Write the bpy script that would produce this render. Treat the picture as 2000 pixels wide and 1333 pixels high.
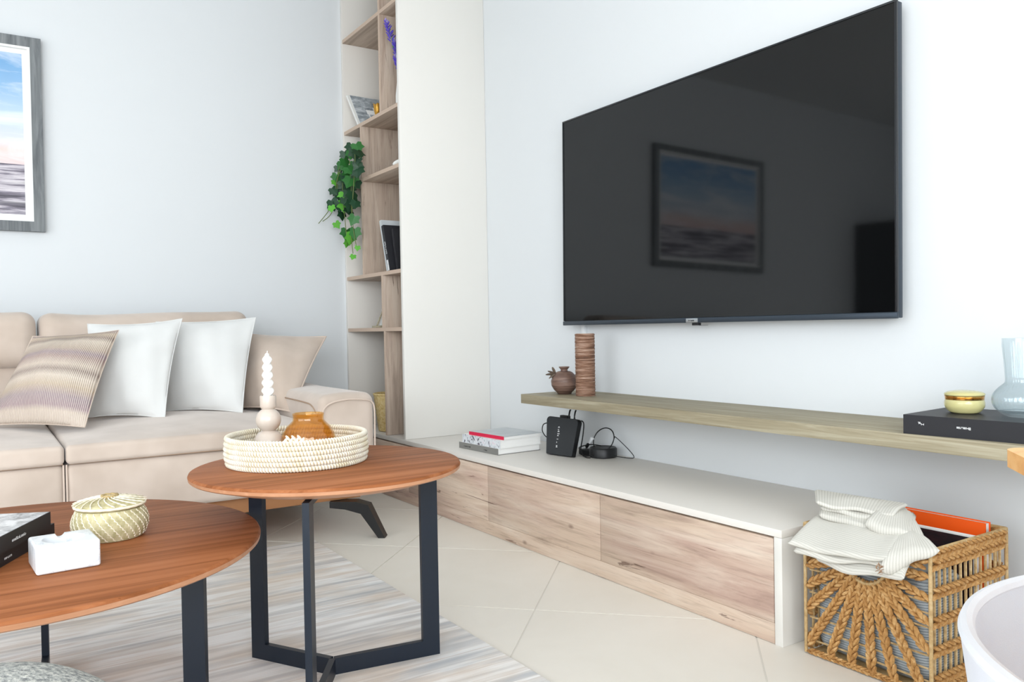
import bpy, math, random
from mathutils import Vector, Matrix
random.seed(7)
sc = bpy.context.scene
col = sc.collection
PI = math.pi
for o in list(bpy.data.objects):
    bpy.data.objects.remove(o, do_unlink=True)

# ------------------------------------------------------------------ camera
CAM = Vector((-2.1098, -4.1087, 0.7979))
ya, pi_, ro = math.radians(33.305), math.radians(-0.8877), math.radians(-1.0131)
fwd = Vector((math.sin(ya)*math.cos(pi_), math.cos(ya)*math.cos(pi_), math.sin(pi_)))
rt = Vector((math.cos(ya), -math.sin(ya), 0)); up = rt.cross(fwd)
rt2 = rt*math.cos(ro) + up*math.sin(ro); up2 = up*math.cos(ro) - rt*math.sin(ro)
cd = bpy.data.cameras.new('camera'); cam = bpy.data.objects.new('camera', cd); col.objects.link(cam)
cd.sensor_width = 36; cd.lens = 1588.43/2000*36; cd.clip_start = .02
R = Matrix((rt2, up2, -fwd)).transposed().to_4x4()
cam.matrix_world = Matrix.Translation(CAM) @ R
sc.camera = cam

# ------------------------------------------------------------------ light
sc.view_settings.view_transform = 'Standard'
sc.view_settings.look = 'None'
sc.view_settings.gamma = 1
sc.view_settings.use_curve_mapping = False
sc.view_settings.exposure = -1.03
w = bpy.data.worlds.new('sky'); sc.world = w; w.use_nodes = True
bg = w.node_tree.nodes['Background']; bg.inputs[0].default_value = (.80, .90, 1.0, 1); bg.inputs[1].default_value = 3.0

def area(name, loc, rot, sx, sy, power, color):
    l = bpy.data.lights.new(name, 'AREA'); l.shape = 'RECTANGLE'; l.size = sx; l.size_y = sy
    l.energy = power; l.color = color
    o = bpy.data.objects.new(name, l); col.objects.link(o); o.location = loc; o.rotation_euler = rot
    return o
# daylight entering through the two glazed openings of the room
area('daylight_rear', (-3.3, -6.0, 1.40), (math.radians(55), 0, 0), 3.6, 2.1, 385, (.91, .96, 1.0))
area('daylight_left', (-5.3, -3.4, 1.40), (0, math.radians(-60), 0), 2.1, 2.9, 130, (.95, .98, 1.0))

# ------------------------------------------------------------------ materials
def lin(h):
    if isinstance(h, str):
        h = h.lstrip('#'); h = [int(h[i:i+2], 16)/255 for i in (0, 2, 4)]
    return tuple(c/12.92 if c <= .04045 else ((c+.055)/1.055)**2.4 for c in h) + (1,)

class NT:
    def __init__(s, name):
        s.m = bpy.data.materials.new(name); s.m.use_nodes = True
        s.t = s.m.node_tree; s.n = s.t.nodes; s.b = s.n['Principled BSDF']
    def new(s, typ, **kw):
        nd = s.n.new(typ)
        for k, v in kw.items():
            if k[0] == '_': setattr(nd, k[1:], v)
        return nd
    def link(s, a, b): s.t.links.new(a, b)
    def coord(s, scale=(1, 1, 1), kind='Object', rot=(0, 0, 0)):
        tc = s.new('ShaderNodeTexCoord'); mp = s.new('ShaderNodeMapping')
        s.link(tc.outputs[kind], mp.inputs[0]); mp.inputs['Scale'].default_value = scale
        mp.inputs['Rotation'].default_value = rot
        return mp.outputs[0]
    def noise(s, vec, scale, detail=4, rough=.5, dist=0):
        nd = s.new('ShaderNodeTexNoise'); s.link(vec, nd.inputs['Vector'])
        nd.inputs['Scale'].default_value = scale; nd.inputs['Detail'].default_value = detail
        nd.inputs['Roughness'].default_value = rough; nd.inputs['Distortion'].default_value = dist
        return nd.outputs['Fac']
    def ramp(s, fac, stops):
        r = s.new('ShaderNodeValToRGB'); s.link(fac, r.inputs[0]); e = r.color_ramp.elements
        while len(e) < len(stops): e.new(.5)
        for el, (p, c) in zip(e, stops):
            el.position = p; el.color = lin(c) if isinstance(c, str) else (c, c, c, 1)
        return r.outputs[0]
    def mix(s, a, b, fac, mode='MIX'):
        x = s.new('ShaderNodeMix'); x.data_type = 'RGBA'; x.blend_type = mode
        if isinstance(fac, float): x.inputs[0].default_value = fac
        else: s.link(fac, x.inputs[0])
        for v, i in ((a, 6), (b, 7)):
            if isinstance(v, str): x.inputs[i].default_value = lin(v)
            else: s.link(v, x.inputs[i])
        return x.outputs[2]
    def bump(s, h, strength=.3, dist=.002):
        b = s.new('ShaderNodeBump'); b.inputs['Strength'].default_value = strength
        b.inputs['Distance'].default_value = dist; s.link(h, b.inputs['Height']); s.link(b.outputs[0], s.b.inputs['Normal'])
    def color(s, c):
        if isinstance(c, str): s.b.inputs['Base Color'].default_value = lin(c)
        else: s.link(c, s.b.inputs['Base Color'])
    def set(s, rough=.5, spec=.5, metal=0, **kw):
        s.b.inputs['Roughness'].default_value = rough; s.b.inputs['Specular IOR Level'].default_value = spec
        s.b.inputs['Metallic'].default_value = metal
        for k, v in kw.items(): s.b.inputs[k].default_value = v
        return s

def plain(name, c, rough=.5, spec=.5, metal=0, **kw):
    n = NT(name); n.color(c); n.set(rough, spec, metal, **kw); return n.m
def paint(name, c, rough=.85, amt=.15):
    n = NT(name); n.color(c); n.set(rough, .25); n.bump(n.noise(n.coord(), 260, 3), amt, .0006); return n.m
def fabric(name, c1, c2, scale=900, rough=.95, blotch=6, bump=.35, sheen=.25):
    n = NT(name); v = n.coord()
    big = n.noise(v, blotch, 3, .55); n.color(n.mix(c1, c2, n.ramp(big, [(.35, 0.0), (.68, 1.0)])))
    n.set(rough, .15); n.b.inputs['Sheen Weight'].default_value = sheen; n.b.inputs['Sheen Roughness'].default_value = .5
    n.bump(n.noise(v, scale, 2, .6), bump, .0012); return n.m
def wood(name, cols, axis, fine=26, along=1.3, rough=.55, crack=.45, spec=.35, bump=.12):
    n = NT(name); sc_ = [fine]*3; sc_[axis] = along
    v = n.coord(tuple(sc_)); g = n.noise(v, 1.0, 7, .62, .9)
    base = n.ramp(g, [(.30, cols[0]), (.45, cols[1]), (.56, cols[2]), (.70, cols[3])])
    sc2 = [fine*.16]*3; sc2[axis] = along*.55
    g2 = n.noise(n.coord(tuple(sc2)), 1.0, 3, .5, .4)
    base = n.mix(base, cols[0], n.ramp(g2, [(.5, 0.0), (.8, .5)]))
    sc3 = [fine*2.6]*3; sc3[axis] = along*2.2
    g3 = n.noise(n.coord(tuple(sc3)), 1.0, 5, .6, 1.4)
    base = n.mix(base, cols[4], n.ramp(g3, [(.655, 0.0), (.72, crack)]))
    n.color(base); n.set(rough, spec); n.bump(g3, bump, .001); return n.m

def laminate(name, axis, base, pale, rose, dark):
    n = NT(name)
    def sc3(f, a):
        q = [f]*3; q[axis] = a; return n.coord(tuple(q))
    big = n.noise(sc3(7, 1.1), 1.0, 4, .55, .6); c = n.mix(base, rose, n.ramp(big, [(.48, 0.0), (.66, .85)]))
    mid = n.noise(sc3(22, 1.8), 1.0, 6, .62, .8); c = n.mix(c, pale, n.ramp(mid, [(.46, 0.0), (.68, .8)]))
    c = n.mix(c, dark, n.ramp(mid, [(.30, .40), (.44, 0.0)]))
    fib = n.noise(sc3(150, 5), 1.0, 4, .7); c = n.mix(c, dark, n.ramp(fib, [(.52, 0.0), (.75, .38)]))
    crk = n.noise(sc3(48, 3.4), 1.0, 4, .55, 1.3); c = n.mix(c, dark, n.ramp(crk, [(.665, 0.0), (.70, .8)]))
    vo = n.new('ShaderNodeTexVoronoi'); n.link(sc3(9, 4.5), vo.inputs['Vector']); vo.inputs['Scale'].default_value = 1.0
    c = n.mix(c, dark, n.ramp(vo.outputs['Distance'], [(.03, .6), (.09, 0.0)]))
    n.color(c); n.set(.55, .3); n.bump(fib, .1, .0008); return n.m
OAK = ['#9f8471', '#bba08b', '#cfb8a3', '#dac8b6', '#6b5344']
OAKS = ['#958474', '#b09d8d', '#c0ae9e', '#cdbdae', '#67564a']
M = {}
M['wall'] = paint('wall_paint', '#dcdfe1'); M['ceiling'] = paint('ceiling_paint', '#e6e8e8')
M['white_lam'] = plain('white_laminate', '#e4e1db', .5, .35)
M['greige'] = plain('greige_laminate', '#e2ddd6', .45, .35)
M['oak_y'] = laminate('washed_oak_along', 1, '#cfb8a4', '#dfcebd', '#bd9f92', '#6f564a')
M['oak_z'] = laminate('washed_oak_upright', 2, '#b6a393', '#c8b8a9', '#a69081', '#66554a')
M['oak_s'] = wood('washed_oak_shelves', OAKS, 1, 24, 1.5, crack=.3)
M['oak_edge'] = plain('oak_edge_band', '#c4ae9c', .6, .3)
M['shelf_oak'] = wood('grey_oak', ['#857a62', '#978d75', '#a39a83', '#afa791', '#6f6551'], 1, 80, 3.0, .6, .6)
M['walnut'] = wood('walnut_veneer', ['#7a4829', '#925936', '#a16541', '#ae724c', '#59341e'], 0, 34, 1.0, .5, .45, .09, .05)
M['walnut_edge'] = wood('walnut_edge', ['#ad7a58', '#b48160', '#b98766', '#c08f6f', '#a06e4c'], 0, 40, 1.5, .42, .1)
M['plinth_wood'] = plain('sofa_plinth', '#a9774f', .5, .4)
M['light_oak'] = wood('honey_oak', ['#cf8f4a', '#dc9f58', '#e5ad68', '#eaba7b', '#b97a3a'], 0, 30, 1.5, .4, .2)
M['steel'] = plain('dark_powder_steel', '#0c1826', .42, .45)
M['black_wood'] = plain('black_stained_wood', '#17181a', .35, .5)
M['black'] = plain('black_plastic', '#17181a', .42, .4)
M['router'] = plain('router_black', '#2a2d30', .5, .4)
M['cable'] = plain('cable_black', '#101113', .5, .4)
M['tv_frame'] = plain('tv_bezel', '#1a1d21', .3, .5)
M['tv_side'] = plain('tv_side_trim', '#3d4650', .35, .5, .6)
n = NT('tv_screen'); n.color('#0b0c0d'); n.set(.045, .42); M['screen'] = n.m
M['silver'] = plain('brushed_silver', '#b8bdc0', .3, .5, .8)
M['white_plastic'] = plain('white_plastic', '#e9ebec', .4, .4)
M['white_ink'] = plain('white_ink', '#e6e6e6', .6, .2)
M['dark_ink'] = plain('dark_ink', '#26282b', .6, .2)
M['paper'] = plain('paper_pages', '#f0efec', .8, .2)
M['red_spine'] = plain('red_spine', '#d2294c', .45, .4)
M['grey_spine'] = plain('grey_spine', '#807f7b', .6, .3)
M['black_book'] = plain('black_cover', '#26262a', .5, .35)
M['orange_book'] = plain('orange_cover', '#ee5a12', .45, .4)
M['frame_grey'] = wood('grey_frame_wood', ['#55585b', '#6b6f72', '#7d8183', '#8f9394', '#3f4244'], 2, 40, 3, .55, .4)
M['mat_white'] = plain('mount_board', '#f2f2f0', .8, .2)
M['dark_oak'] = plain('dark_cabinet', '#15120f', .6, .2)

n = NT('floor_tile_stone'); v = n.coord()
oi = n.new('ShaderNodeObjectInfo')
t1 = n.mix('#ece6dc', '#e4ddd1', n.ramp(n.noise(v, 2.2, 6, .6, .5), [(.35, 0.0), (.7, 1.0)]))
t1 = n.mix(t1, '#ece8df', n.ramp(oi.outputs['Random'], [(0, 0.0), (1, .6)]))
n.color(t1); n.set(.42, .4); n.bump(n.noise(v, 40, 4), .05, .001); M['tile'] = n.m
M['grout'] = plain('grout', '#e4dfd6', .9, .1)

n = NT('striped_rug'); 
st = n.noise(n.coord((.9, 21, 1)), 1.0, 5, .55, .35)
c = n.ramp(st, [(.36, '#c9cacc'), (.43, '#dddbd9'), (.49, '#f3f2f0'), (.54, '#fcfbfa'), (.585, '#e3ddd8'), (.66, '#f0eeeb')])
bl = n.noise(n.coord((1.3, 2.8, 1)), 1.5, 4, .6)
c = n.mix(c, '#d9c4ae', n.ramp(bl, [(.45, 0.0), (.64, .55)]))
c = n.mix(c, '#a3abb3', n.ramp(n.noise(n.coord((1.1, 5, 1), rot=(0, 0, .03)), 1.4, 4, .65), [(.52, 0.0), (.70, .5)]))
n.color(c); n.set(.95, .1); n.bump(n.noise(n.coord(), 420, 3, .7), .3, .002); M['rug'] = n.m

M['sofa'] = fabric('beige_velvet', '#cfbfb2', '#bcab9d', 700, .9, 5, .15, .4)
M['sofa_seam'] = plain('sofa_seam', '#a8907c', .9, .1)
M['pipe'] = plain('beige_piping', '#d2c0b2', .9, .1)
M['cush_white'] = fabric('white_linen', '#dfdfdd', '#d9d9d7', 900, .95, 5, .4, .1)
M['cush_beige'] = fabric('beige_cushion', '#cab9ab', '#bdab9c', 700, .9, 6, .15, .4)
M['chair_fabric'] = fabric('lilac_grey_fabric', '#dcdfe6', '#d7d9e2', 1200, .95, 9, .3, .1)
M['chair_pipe'] = fabric('pale_piping', '#e6e8ed', '#e0e2e8', 900, .95, 9, .2, .1)

# striped woven cushion (UV: u across, v up)
n = NT('striped_weave'); uv = n.coord((1, 1, 1), 'UV')
sep = n.new('ShaderNodeSeparateXYZ'); n.link(uv, sep.inputs[0])
band = n.ramp(sep.outputs[1], [(0, '#ccbcae'), (.1, '#ccbcae'), (.15, '#9c868c'), (.24, '#9a898f'), (.33, '#bba893'), (.42, '#d2c4b6'), (.49, '#93827a'), (.55, '#ccbcae'), (.64, '#a38b86'), (.69, '#95828a'), (.74, '#b29f90'), (.84, '#d0c1b2'), (.89, '#8f7d74'), (.94, '#c4b09a'), (1, '#8b767c')])
wv = n.new('ShaderNodeTexWave'); wv.wave_type = 'BANDS'; wv.bands_direction = 'X'; n.link(uv, wv.inputs[0])
wv.inputs['Scale'].default_value = 19; wv.inputs['Distortion'].default_value = .5; wv.inputs['Detail'].default_value = 1
n.color(n.mix(band, '#e2d7ca', n.ramp(wv.outputs['Fac'], [(.5, 0.0), (.85, .65)])))
n.set(.95, .1); n.bump(wv.outputs['Fac'], .6, .003); M['stripe'] = n.m

# pinstriped linen throw
def linen(name, a, b, scale, axis, kind='UV'):
    n = NT(name); wv = n.new('ShaderNodeTexWave'); wv.bands_direction = axis; n.link(n.coord((1, 1, 1), kind), wv.inputs[0])
    wv.inputs['Scale'].default_value = scale; wv.inputs['Distortion'].default_value = .7; wv.inputs['Detail Scale'].default_value = 4
    n.color(n.mix(a, b, n.ramp(wv.outputs['Fac'], [(.5, 0.0), (.9, .9)]))); n.set(.95, .1)
    n.bump(n.noise(n.coord(), 500, 3), .3, .001); return n.m
M['throw'] = linen('pinstripe_linen', '#d6d3cb', '#c4c1b8', 52, 'X')
M['throw2'] = linen('pinstripe_linen_cross', '#d6d3cb', '#c4c1b8', 52, 'Y')
M['ticking'] = linen('grey_ticking', '#b4babd', '#7d858b', 55, 'Z', 'Object')
M['fray'] = plain('frayed_edge', '#a58469', .9, .1)

def straw(name, a, b, c, scale=60):
    n = NT(name); v = n.coord(); f = n.noise(v, scale, 5, .65)
    oi = n.new('ShaderNodeObjectInfo')
    col_ = n.ramp(f, [(.3, a), (.5, b), (.7, c)])
    n.color(n.mix(col_, b, n.ramp(oi.outputs['Random'], [(0, 0.0), (1, .35)]))); n.set(.62, .3); n.bump(n.noise(v, 300, 3), .35, .001); return n.m
M['hyacinth'] = straw('water_hyacinth', '#8a5c2f', '#b98a52', '#d9b480', 75)
M['hyac_dark'] = straw('hyacinth_cord', '#9c7c50', '#c1a273', '#d9c39b')
M['seagrass'] = straw('pale_seagrass', '#a0976c', '#bdb38c', '#d3caa8', 60)
M['cream_cord'] = plain('cream_cord', '#ece3cd', .8, .2)
M['tray_cord'] = straw('cream_wrapped_cord', '#d3c7a9', '#ded7c6', '#e6e2d9', 25)
M['tray_core'] = straw('straw_core', '#97814f', '#ad966a', '#c0ab82', 50)
M['yellow_weave'] = straw('yellow_weave', '#c9a462', '#e8cd8f', '#f4e2b4', 80)

n = NT('white_marble'); v = n.coord()
ms = n.noise(v, 7, 6, .62, 2.0); n.color(n.ramp(ms, [(.40, '#e6e8ea'), (.49, '#e2e5e8'), (.505, '#c4cad0'), (.52, '#e4e7ea'), (.75, '#eaecee')]))
n.set(.3, .5); M['marble'] = n.m
M['ceramic'] = plain('glazed_greige', '#c8baae', .22, .5, 0)
n = NT('white_wax'); n.color('#f7f5f0'); n.set(.45, .4); n.b.inputs['Subsurface Weight'].default_value = .2; n.b.inputs['Subsurface Radius'].default_value = (.01, .01, .008); M['wax'] = n.m
def glass(name, c, rough=.03, ior=1.45):
    n = NT(name); n.color(c); n.set(rough, .5); n.b.inputs['Transmission Weight'].default_value = 1; n.b.inputs['IOR'].default_value = ior
    return n
def thin_glass(name, c, trans=.0, tc=None, fac=.5):
    n = NT(name); n.n.remove(n.b); out = n.n['Material Output']
    a = n.new('ShaderNodeBsdfTransparent'); a.inputs[0].default_value = lin(c)
    g = n.new('ShaderNodeBsdfGlossy'); g.inputs['Roughness'].default_value = .04
    lw = n.new('ShaderNodeLayerWeight'); pw = n.new('ShaderNodeMath', _operation='POWER'); n.link(lw.outputs['Facing'], pw.inputs[0]); pw.inputs[1].default_value = 4
    f = n.new('ShaderNodeMath', _operation='MULTIPLY_ADD'); n.link(pw.outputs[0], f.inputs[0]); f.inputs[1].default_value = .5; f.inputs[2].default_value = .05
    bp = n.new('ShaderNodeBump'); bp.inputs['Strength'].default_value = .35; bp.inputs['Distance'].default_value = .003
    n.link(n.noise(n.coord(), 70, 2), bp.inputs['Height']); n.link(bp.outputs[0], g.inputs['Normal'])
    base = a.outputs[0]
    if trans:
        t_ = n.new('ShaderNodeBsdfTranslucent'); t_.inputs[0].default_value = lin(tc); d_ = n.new('ShaderNodeBsdfDiffuse'); d_.inputs[0].default_value = lin(tc)
        m1 = n.new('ShaderNodeMixShader'); m1.inputs[0].default_value = .5; n.link(t_.outputs[0], m1.inputs[1]); n.link(d_.outputs[0], m1.inputs[2])
        m2 = n.new('ShaderNodeMixShader'); m2.inputs[0].default_value = trans; n.link(base, m2.inputs[1]); n.link(m1.outputs[0], m2.inputs[2]); base = m2.outputs[0]
    m = n.new('ShaderNodeMixShader'); n.link(f.outputs[0], m.inputs[0]); n.link(base, m.inputs[1]); n.link(g.outputs[0], m.inputs[2])
    n.link(m.outputs[0], out.inputs[0]); return n.m
M['amber'] = thin_glass('amber_glass', '#fbe6bb', .12, '#eab055')
M['clear_glass'] = thin_glass('ribbed_clear_glass', '#f9fcfd', .025, '#d6eaf0')
M['lemon_glass'] = plain('lemon_glass', '#ebe2a2', .15, .6, 0, **{'Transmission Weight': .35})
M['gold'] = plain('gold_band', '#c99a55', .18, .5, 1)
M['gold_dec'] = plain('gold_ornament', '#b98a35', .35, .5, .6)
n = NT('bronze_ceramic'); v = n.coord((1, 1, 14)); f = n.noise(v, 9, 4, .6)
n.color(n.ramp(f, [(.3, '#4c3a33'), (.5, '#6d5449'), (.7, '#8d7365')])); n.set(.45, .45); n.bump(f, .3, .002); M['bronze'] = n.m
M['bronze_leaf'] = plain('bronze_leaf', '#6f6154', .5, .4)
n = NT('wound_twig'); v = n.coord((1, 1, 16)); f = n.noise(v, 14, 5, .65)
n.color(n.ramp(f, [(.3, '#463025'), (.45, '#75533f'), (.56, '#947360'), (.72, '#bba392')])); n.set(.6, .35); n.bump(f, .8, .003); M['twig'] = n.m
M['leaf_dark'] = plain('ivy_dark', '#1c4229', .4, .45)
M['leaf_mid'] = plain('ivy_mid', '#2c6a2e', .42, .45)
M['leaf_light'] = plain('ivy_light', '#5fae3c', .45, .4)
M['stem'] = plain('ivy_stem', '#6d7a4c', .7, .2)
M['purple'] = plain('lavender_petal', '#5a48b8', .6, .3)
M['violet'] = plain('lavender_tip', '#9a8fd0', .6, .3)
M['green_stem'] = plain('lavender_stem', '#5f8f68', .6, .3)
M['pot'] = plain('white_ceramic', '#ecece8', .35, .5)
n = NT('wool_boucle'); v = n.coord(); f = n.noise(v, 150, 5, .75)
n.color(n.ramp(f, [(.36, '#77797a'), (.5, '#b4b5b1'), (.62, '#e0ded6')])); n.set(.95, .1); n.bump(f, .9, .006); M['boucle'] = n.m

# printed pictures
n = NT('seascape_print'); uv = n.coord((1, 1, 1), 'UV'); sep = n.new('ShaderNodeSeparateXYZ'); n.link(uv, sep.inputs[0])
sky = n.ramp(sep.outputs[1], [(.0, '#cfc8d2'), (.30, '#cfc4cf'), (.315, '#e6c3c0'), (.40, '#e9cfc9'), (.47, '#d6d9e2'), (.62, '#bdd2e6'), (.80, '#8fb7dc'), (1, '#6fa3d3')])
cl = n.noise(n.coord((1.2, 4.2, 1), 'UV', (0, 0, .62)), 1.5, 6, .62, .6)
sky = n.mix(sky, '#eef1f4', n.ramp(cl, [(.46, 0.0), (.66, .8)]))
mr = n.new('ShaderNodeMath', _operation='LESS_THAN'); n.link(sep.outputs[1], mr.inputs[0]); mr.inputs[1].default_value = .312
wvs = n.noise(n.coord((3.0, 30, 1), 'UV', (0, 0, .05)), 1.0, 6, .62, .3)
sea = n.ramp(wvs, [(.36, '#4a4550'), (.45, '#7d7683'), (.52, '#b9b2bb'), (.62, '#dcd6da')])
big = n.noise(n.coord((1.0, 11, 1), 'UV', (0, 0, .04)), 1.0, 2, .5)
sea = n.mix(sea, '#3c3844', n.ramp(big, [(.52, 0.0), (.60, .75)]))
n.color(n.mix(sky, sea, mr.outputs[0])); n.set(.35, .35); M['sea'] = n.m
n = NT('grey_photo_print'); n.color(n.ramp(n.noise(n.coord((2, 1, 5)), 9, 6, .65, .6), [(.3, '#6d747a'), (.5, '#a6adb2'), (.65, '#d6dadd')])); n.set(.4, .4); M['photo'] = n.m
n = NT('monochrome_cover'); n.color(n.ramp(n.noise(n.coord((1, 1, 1)), 22, 6, .7, .8), [(.34, '#6f7072'), (.46, '#bcbcbe'), (.6, '#e8e7e8')])); n.set(.35, .4); M['cover'] = n.m
n = NT('drawing_spine'); n.color(n.ramp(n.noise(n.coord((1, 1, 1)), 38, 3, .5, 1.5), [(.36, '#5d5560'), (.42, '#c9cdd2'), (.6, '#dfe2e5'), (.7, '#d9c3cc')])); n.set(.5, .3); M['drawing'] = n.m
n = NT('grey_magazine'); n.color(n.ramp(n.noise(n.coord((1, 3, 1)), 8, 4, .6), [(.35, '#b3b8bb'), (.6, '#c6cacc'), (.75, '#a9aeb2')])); n.set(.35, .4); M['magazine'] = n.m
n = NT('dark_photo_cover'); n.color(n.ramp(n.noise(n.coord((1, 1, 3)), 9, 6, .7), [(.4, '#1d1a1e'), (.55, '#3a2226'), (.68, '#4d545a'), (.8, '#8f9498')])); n.set(.3, .5); M['darkphoto'] = n.m

# ------------------------------------------------------------------ mesh builder
class MB:
    def __init__(s): s.v = []; s.f = []; s.uv = None
    def add(s, vs, fs, mt=None, uvs=None):
        o = len(s.v)
        s.v += [tuple(mt @ Vector(p)) if mt else tuple(p) for p in vs]
        s.f += [tuple(i+o for i in f) for f in fs]
        if uvs is not None:
            if s.uv is None: s.uv = [(0, 0)]*o
            s.uv += uvs
        elif s.uv is not None: s.uv += [(0, 0)]*len(vs)
        return s
    def soft(s, c, size, r=.004, k=1, mid=1, puff=(0, 0, 0), mt=None, fn=None):
        h = [x/2 for x in size]; r = min([r]+[x*.499 for x in h])
        def samp(hh):
            offs = [r*math.tan(PI/4*i/k) for i in range(k+1)]          # 0..r
            inner = hh-r
            L = [-(inner+o) for o in reversed(offs)]
            for i in range(1, mid): L.append(-inner+2*inner*i/mid)
            return L+[inner+o for o in offs]
        S = [samp(x) for x in h]; idx = {}; vs = []; fs = []
        def vert(p):
            key = tuple(round(x, 6) for x in p)
            if key in idx: return idx[key]
            q = [max(-(h[a]-r), min(h[a]-r, p[a])) for a in range(3)]
            d = Vector([p[a]-q[a] for a in range(3)])
            if d.length > 1e-9: d.normalize()
            P = [q[a]+d[a]*r for a in range(3)]
            for a in range(3):
                if puff[a]:
                    b, c2 = [x for x in range(3) if x != a]
                    P[a] += puff[a]*(P[a]/h[a])*(1-(P[b]/h[b])**2)*(1-(P[c2]/h[c2])**2)
            P = Vector(P)+Vector(c)
            if fn: P = fn(P)
            idx[key] = len(vs); vs.append(P); return idx[key]
        for a in range(3):
            b, c2 = (a+1) % 3, (a+2) % 3
            for sg in (-1, 1):
                for i in range(len(S[b])-1):
                    for j in range(len(S[c2])-1):
                        qd = []
                        for (ii, jj) in ((i, j), (i+1, j), (i+1, j+1), (i, j+1)):
                            p = [0, 0, 0]; p[a] = sg*h[a]; p[b] = S[b][ii]; p[c2] = S[c2][jj]; qd.append(vert(p))
                        if sg < 0: qd.reverse()
                        if len(set(qd)) == 4: fs.append(qd)
                        elif len(set(qd)) == 3: fs.append(list(dict.fromkeys(qd)))
        return s.add(vs, fs, mt)
    def box(s, lo, hi, r=.002, mt=None):
        return s.soft([(a+b)/2 for a, b in zip(lo, hi)], [abs(b-a) for a, b in zip(lo, hi)], r, 1, 1, mt=mt)
    def tube(s, pts, rad, n=8, closed=False, flat=1.0, nrm=None):
        P = [Vector(p) for p in pts]; m = len(P); vs = []; fs = []
        rad = rad if isinstance(rad, (list, tuple)) else [rad]*m
        prev = None
        for i in range(m):
            if closed: t = P[(i+1) % m]-P[i-1]
            else: t = P[min(i+1, m-1)]-P[max(i-1, 0)]
            t.normalize()
            if nrm is not None: u = Vector(nrm)
            elif prev is None: u = Vector((0, 0, 1)) if abs(t.z) < .9 else Vector((1, 0, 0))
            else: u = prev
            u = (u-t*u.dot(t)).normalized(); prev = u; w_ = t.cross(u)
            for j in range(n):
                a = 2*PI*j/n; vs.append(P[i]+(u*math.cos(a)*flat+w_*math.sin(a))*rad[i])
        for i in range(m if closed else m-1):
            for j in range(n):
                a, b = i*n+j, i*n+(j+1) % n; c_ = ((i+1) % m)*n
                fs.append((a, b, c_+(j+1) % n, c_+j))
        if not closed:
            fs.append(tuple(reversed(range(n)))); fs.append(tuple(range((m-1)*n, m*n)))
        return s.add(vs, fs)
    def lathe(s, prof, c, n=32, rib=None):
        vs = []; fs = []; m = len(prof)
        for i, (r, z) in enumerate(prof):
            for j in range(n):
                a = 2*PI*j/n; rr = max(r, 1e-4)
                if rib: rr *= rib(a, z)
                vs.append((c[0]+rr*math.cos(a), c[1]+rr*math.sin(a), c[2]+z))
        for i in range(m-1):
            for j in range(n):
                a, b = i*n+j, i*n+(j+1) % n
                fs.append((a, b, b+n, a+n))
        fs.append(tuple(reversed(range(n)))); fs.append(tuple(range((m-1)*n, m*n)))
        return s.add(vs, fs)
    def prism(s, poly, z0, z1, mt=None):
        n = len(poly); vs = [(x, y, z0) for x, y in poly]+[(x, y, z1) for x, y in poly]
        fs = [tuple(reversed(range(n))), tuple(range(n, 2*n))]+[(i, (i+1) % n, n+(i+1) % n, n+i) for i in range(n)]
        return s.add(vs, fs, mt)
    def quadslab(s, a, b, c, d, t):
        """slab with top corners a b c d (counter-clockwise seen from outside), thickness t"""
        a, b, c, d = map(Vector, (a, b, c, d)); nn = (b-a).cross(d-a).normalized()
        vs = [a, b, c, d]+[p-nn*t for p in (a, b, c, d)]
        return s.add(vs, [(0, 1, 2, 3), (7, 6, 5, 4), (0, 4, 5, 1), (1, 5, 6, 2), (2, 6, 7, 3), (3, 7, 4, 0)])
    def ellip(s, c, ax, n=6, m=4):
        """small ellipsoid: ax = three half-axis vectors, the first is its length"""
        c = Vector(c); A, B, C_ = map(Vector, ax); vs = [c-A]; fs = []
        for i in range(1, m):
            t = -math.cos(PI*i/m); q = math.sin(PI*i/m)
            for j in range(n):
                a = 2*PI*j/n; vs.append(c+A*t+(B*math.cos(a)+C_*math.sin(a))*q)
        vs.append(c+A); L = len(vs)-1
        for j in range(n):
            fs.append((0, 1+(j+1) % n, 1+j)); fs.append((L, L-n+j, L-n+(j+1) % n))
        for i in range(m-2):
            for j in range(n):
                a = 1+i*n+j; b = 1+i*n+(j+1) % n; fs.append((a, b, b+n, a+n))
        return s.add(vs, fs)
    def mesh(s, name, org=(0, 0, 0), smooth=True, ang=40):
        me = bpy.data.meshes.new(name); o = Vector(org)
        me.from_pydata([tuple(Vector(p)-o) for p in s.v], [], s.f); me.update()
        if s.uv is not None:
            l = me.uv_layers.new(name='UVMap')
            for lp in me.loops: l.data[lp.index].uv = s.uv[lp.vertex_index]
        if smooth:
            me.polygons.foreach_set('use_smooth', [True]*len(me.polygons))
            me.set_sharp_from_angle(angle=math.radians(ang))
        return me

def spl(pts, k=6, closed=False):
    P = [Vector(p) for p in pts]; m = len(P); out = []
    rng = range(m if closed else m-1)
    for i in rng:
        a, b, c, d = (P[(i-1) % m], P[i], P[(i+1) % m], P[(i+2) % m]) if closed else (P[max(i-1, 0)], P[i], P[i+1], P[min(i+2, m-1)])
        for q in range(k):
            t = q/k; out.append(.5*((2*b)+(c-a)*t+(2*a-5*b+4*c-d)*t*t+(3*b-a-3*c+d)*t**3))
    if not closed: out.append(P[-1])
    return out
ORG = {}
def tag(o, label=None, cat=None, group=None, kind=None):
    if label: o['label'] = label
    if cat: o['category'] = cat
    if group: o['group'] = group
    if kind: o['kind'] = kind
    return o
def thing(name, label, cat, loc, group=None):
    o = bpy.data.objects.new(name, None); col.objects.link(o); o.location = loc; o.empty_display_size = .05
    ORG[o.name] = Vector(loc); return tag(o, label, cat, group)
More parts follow.
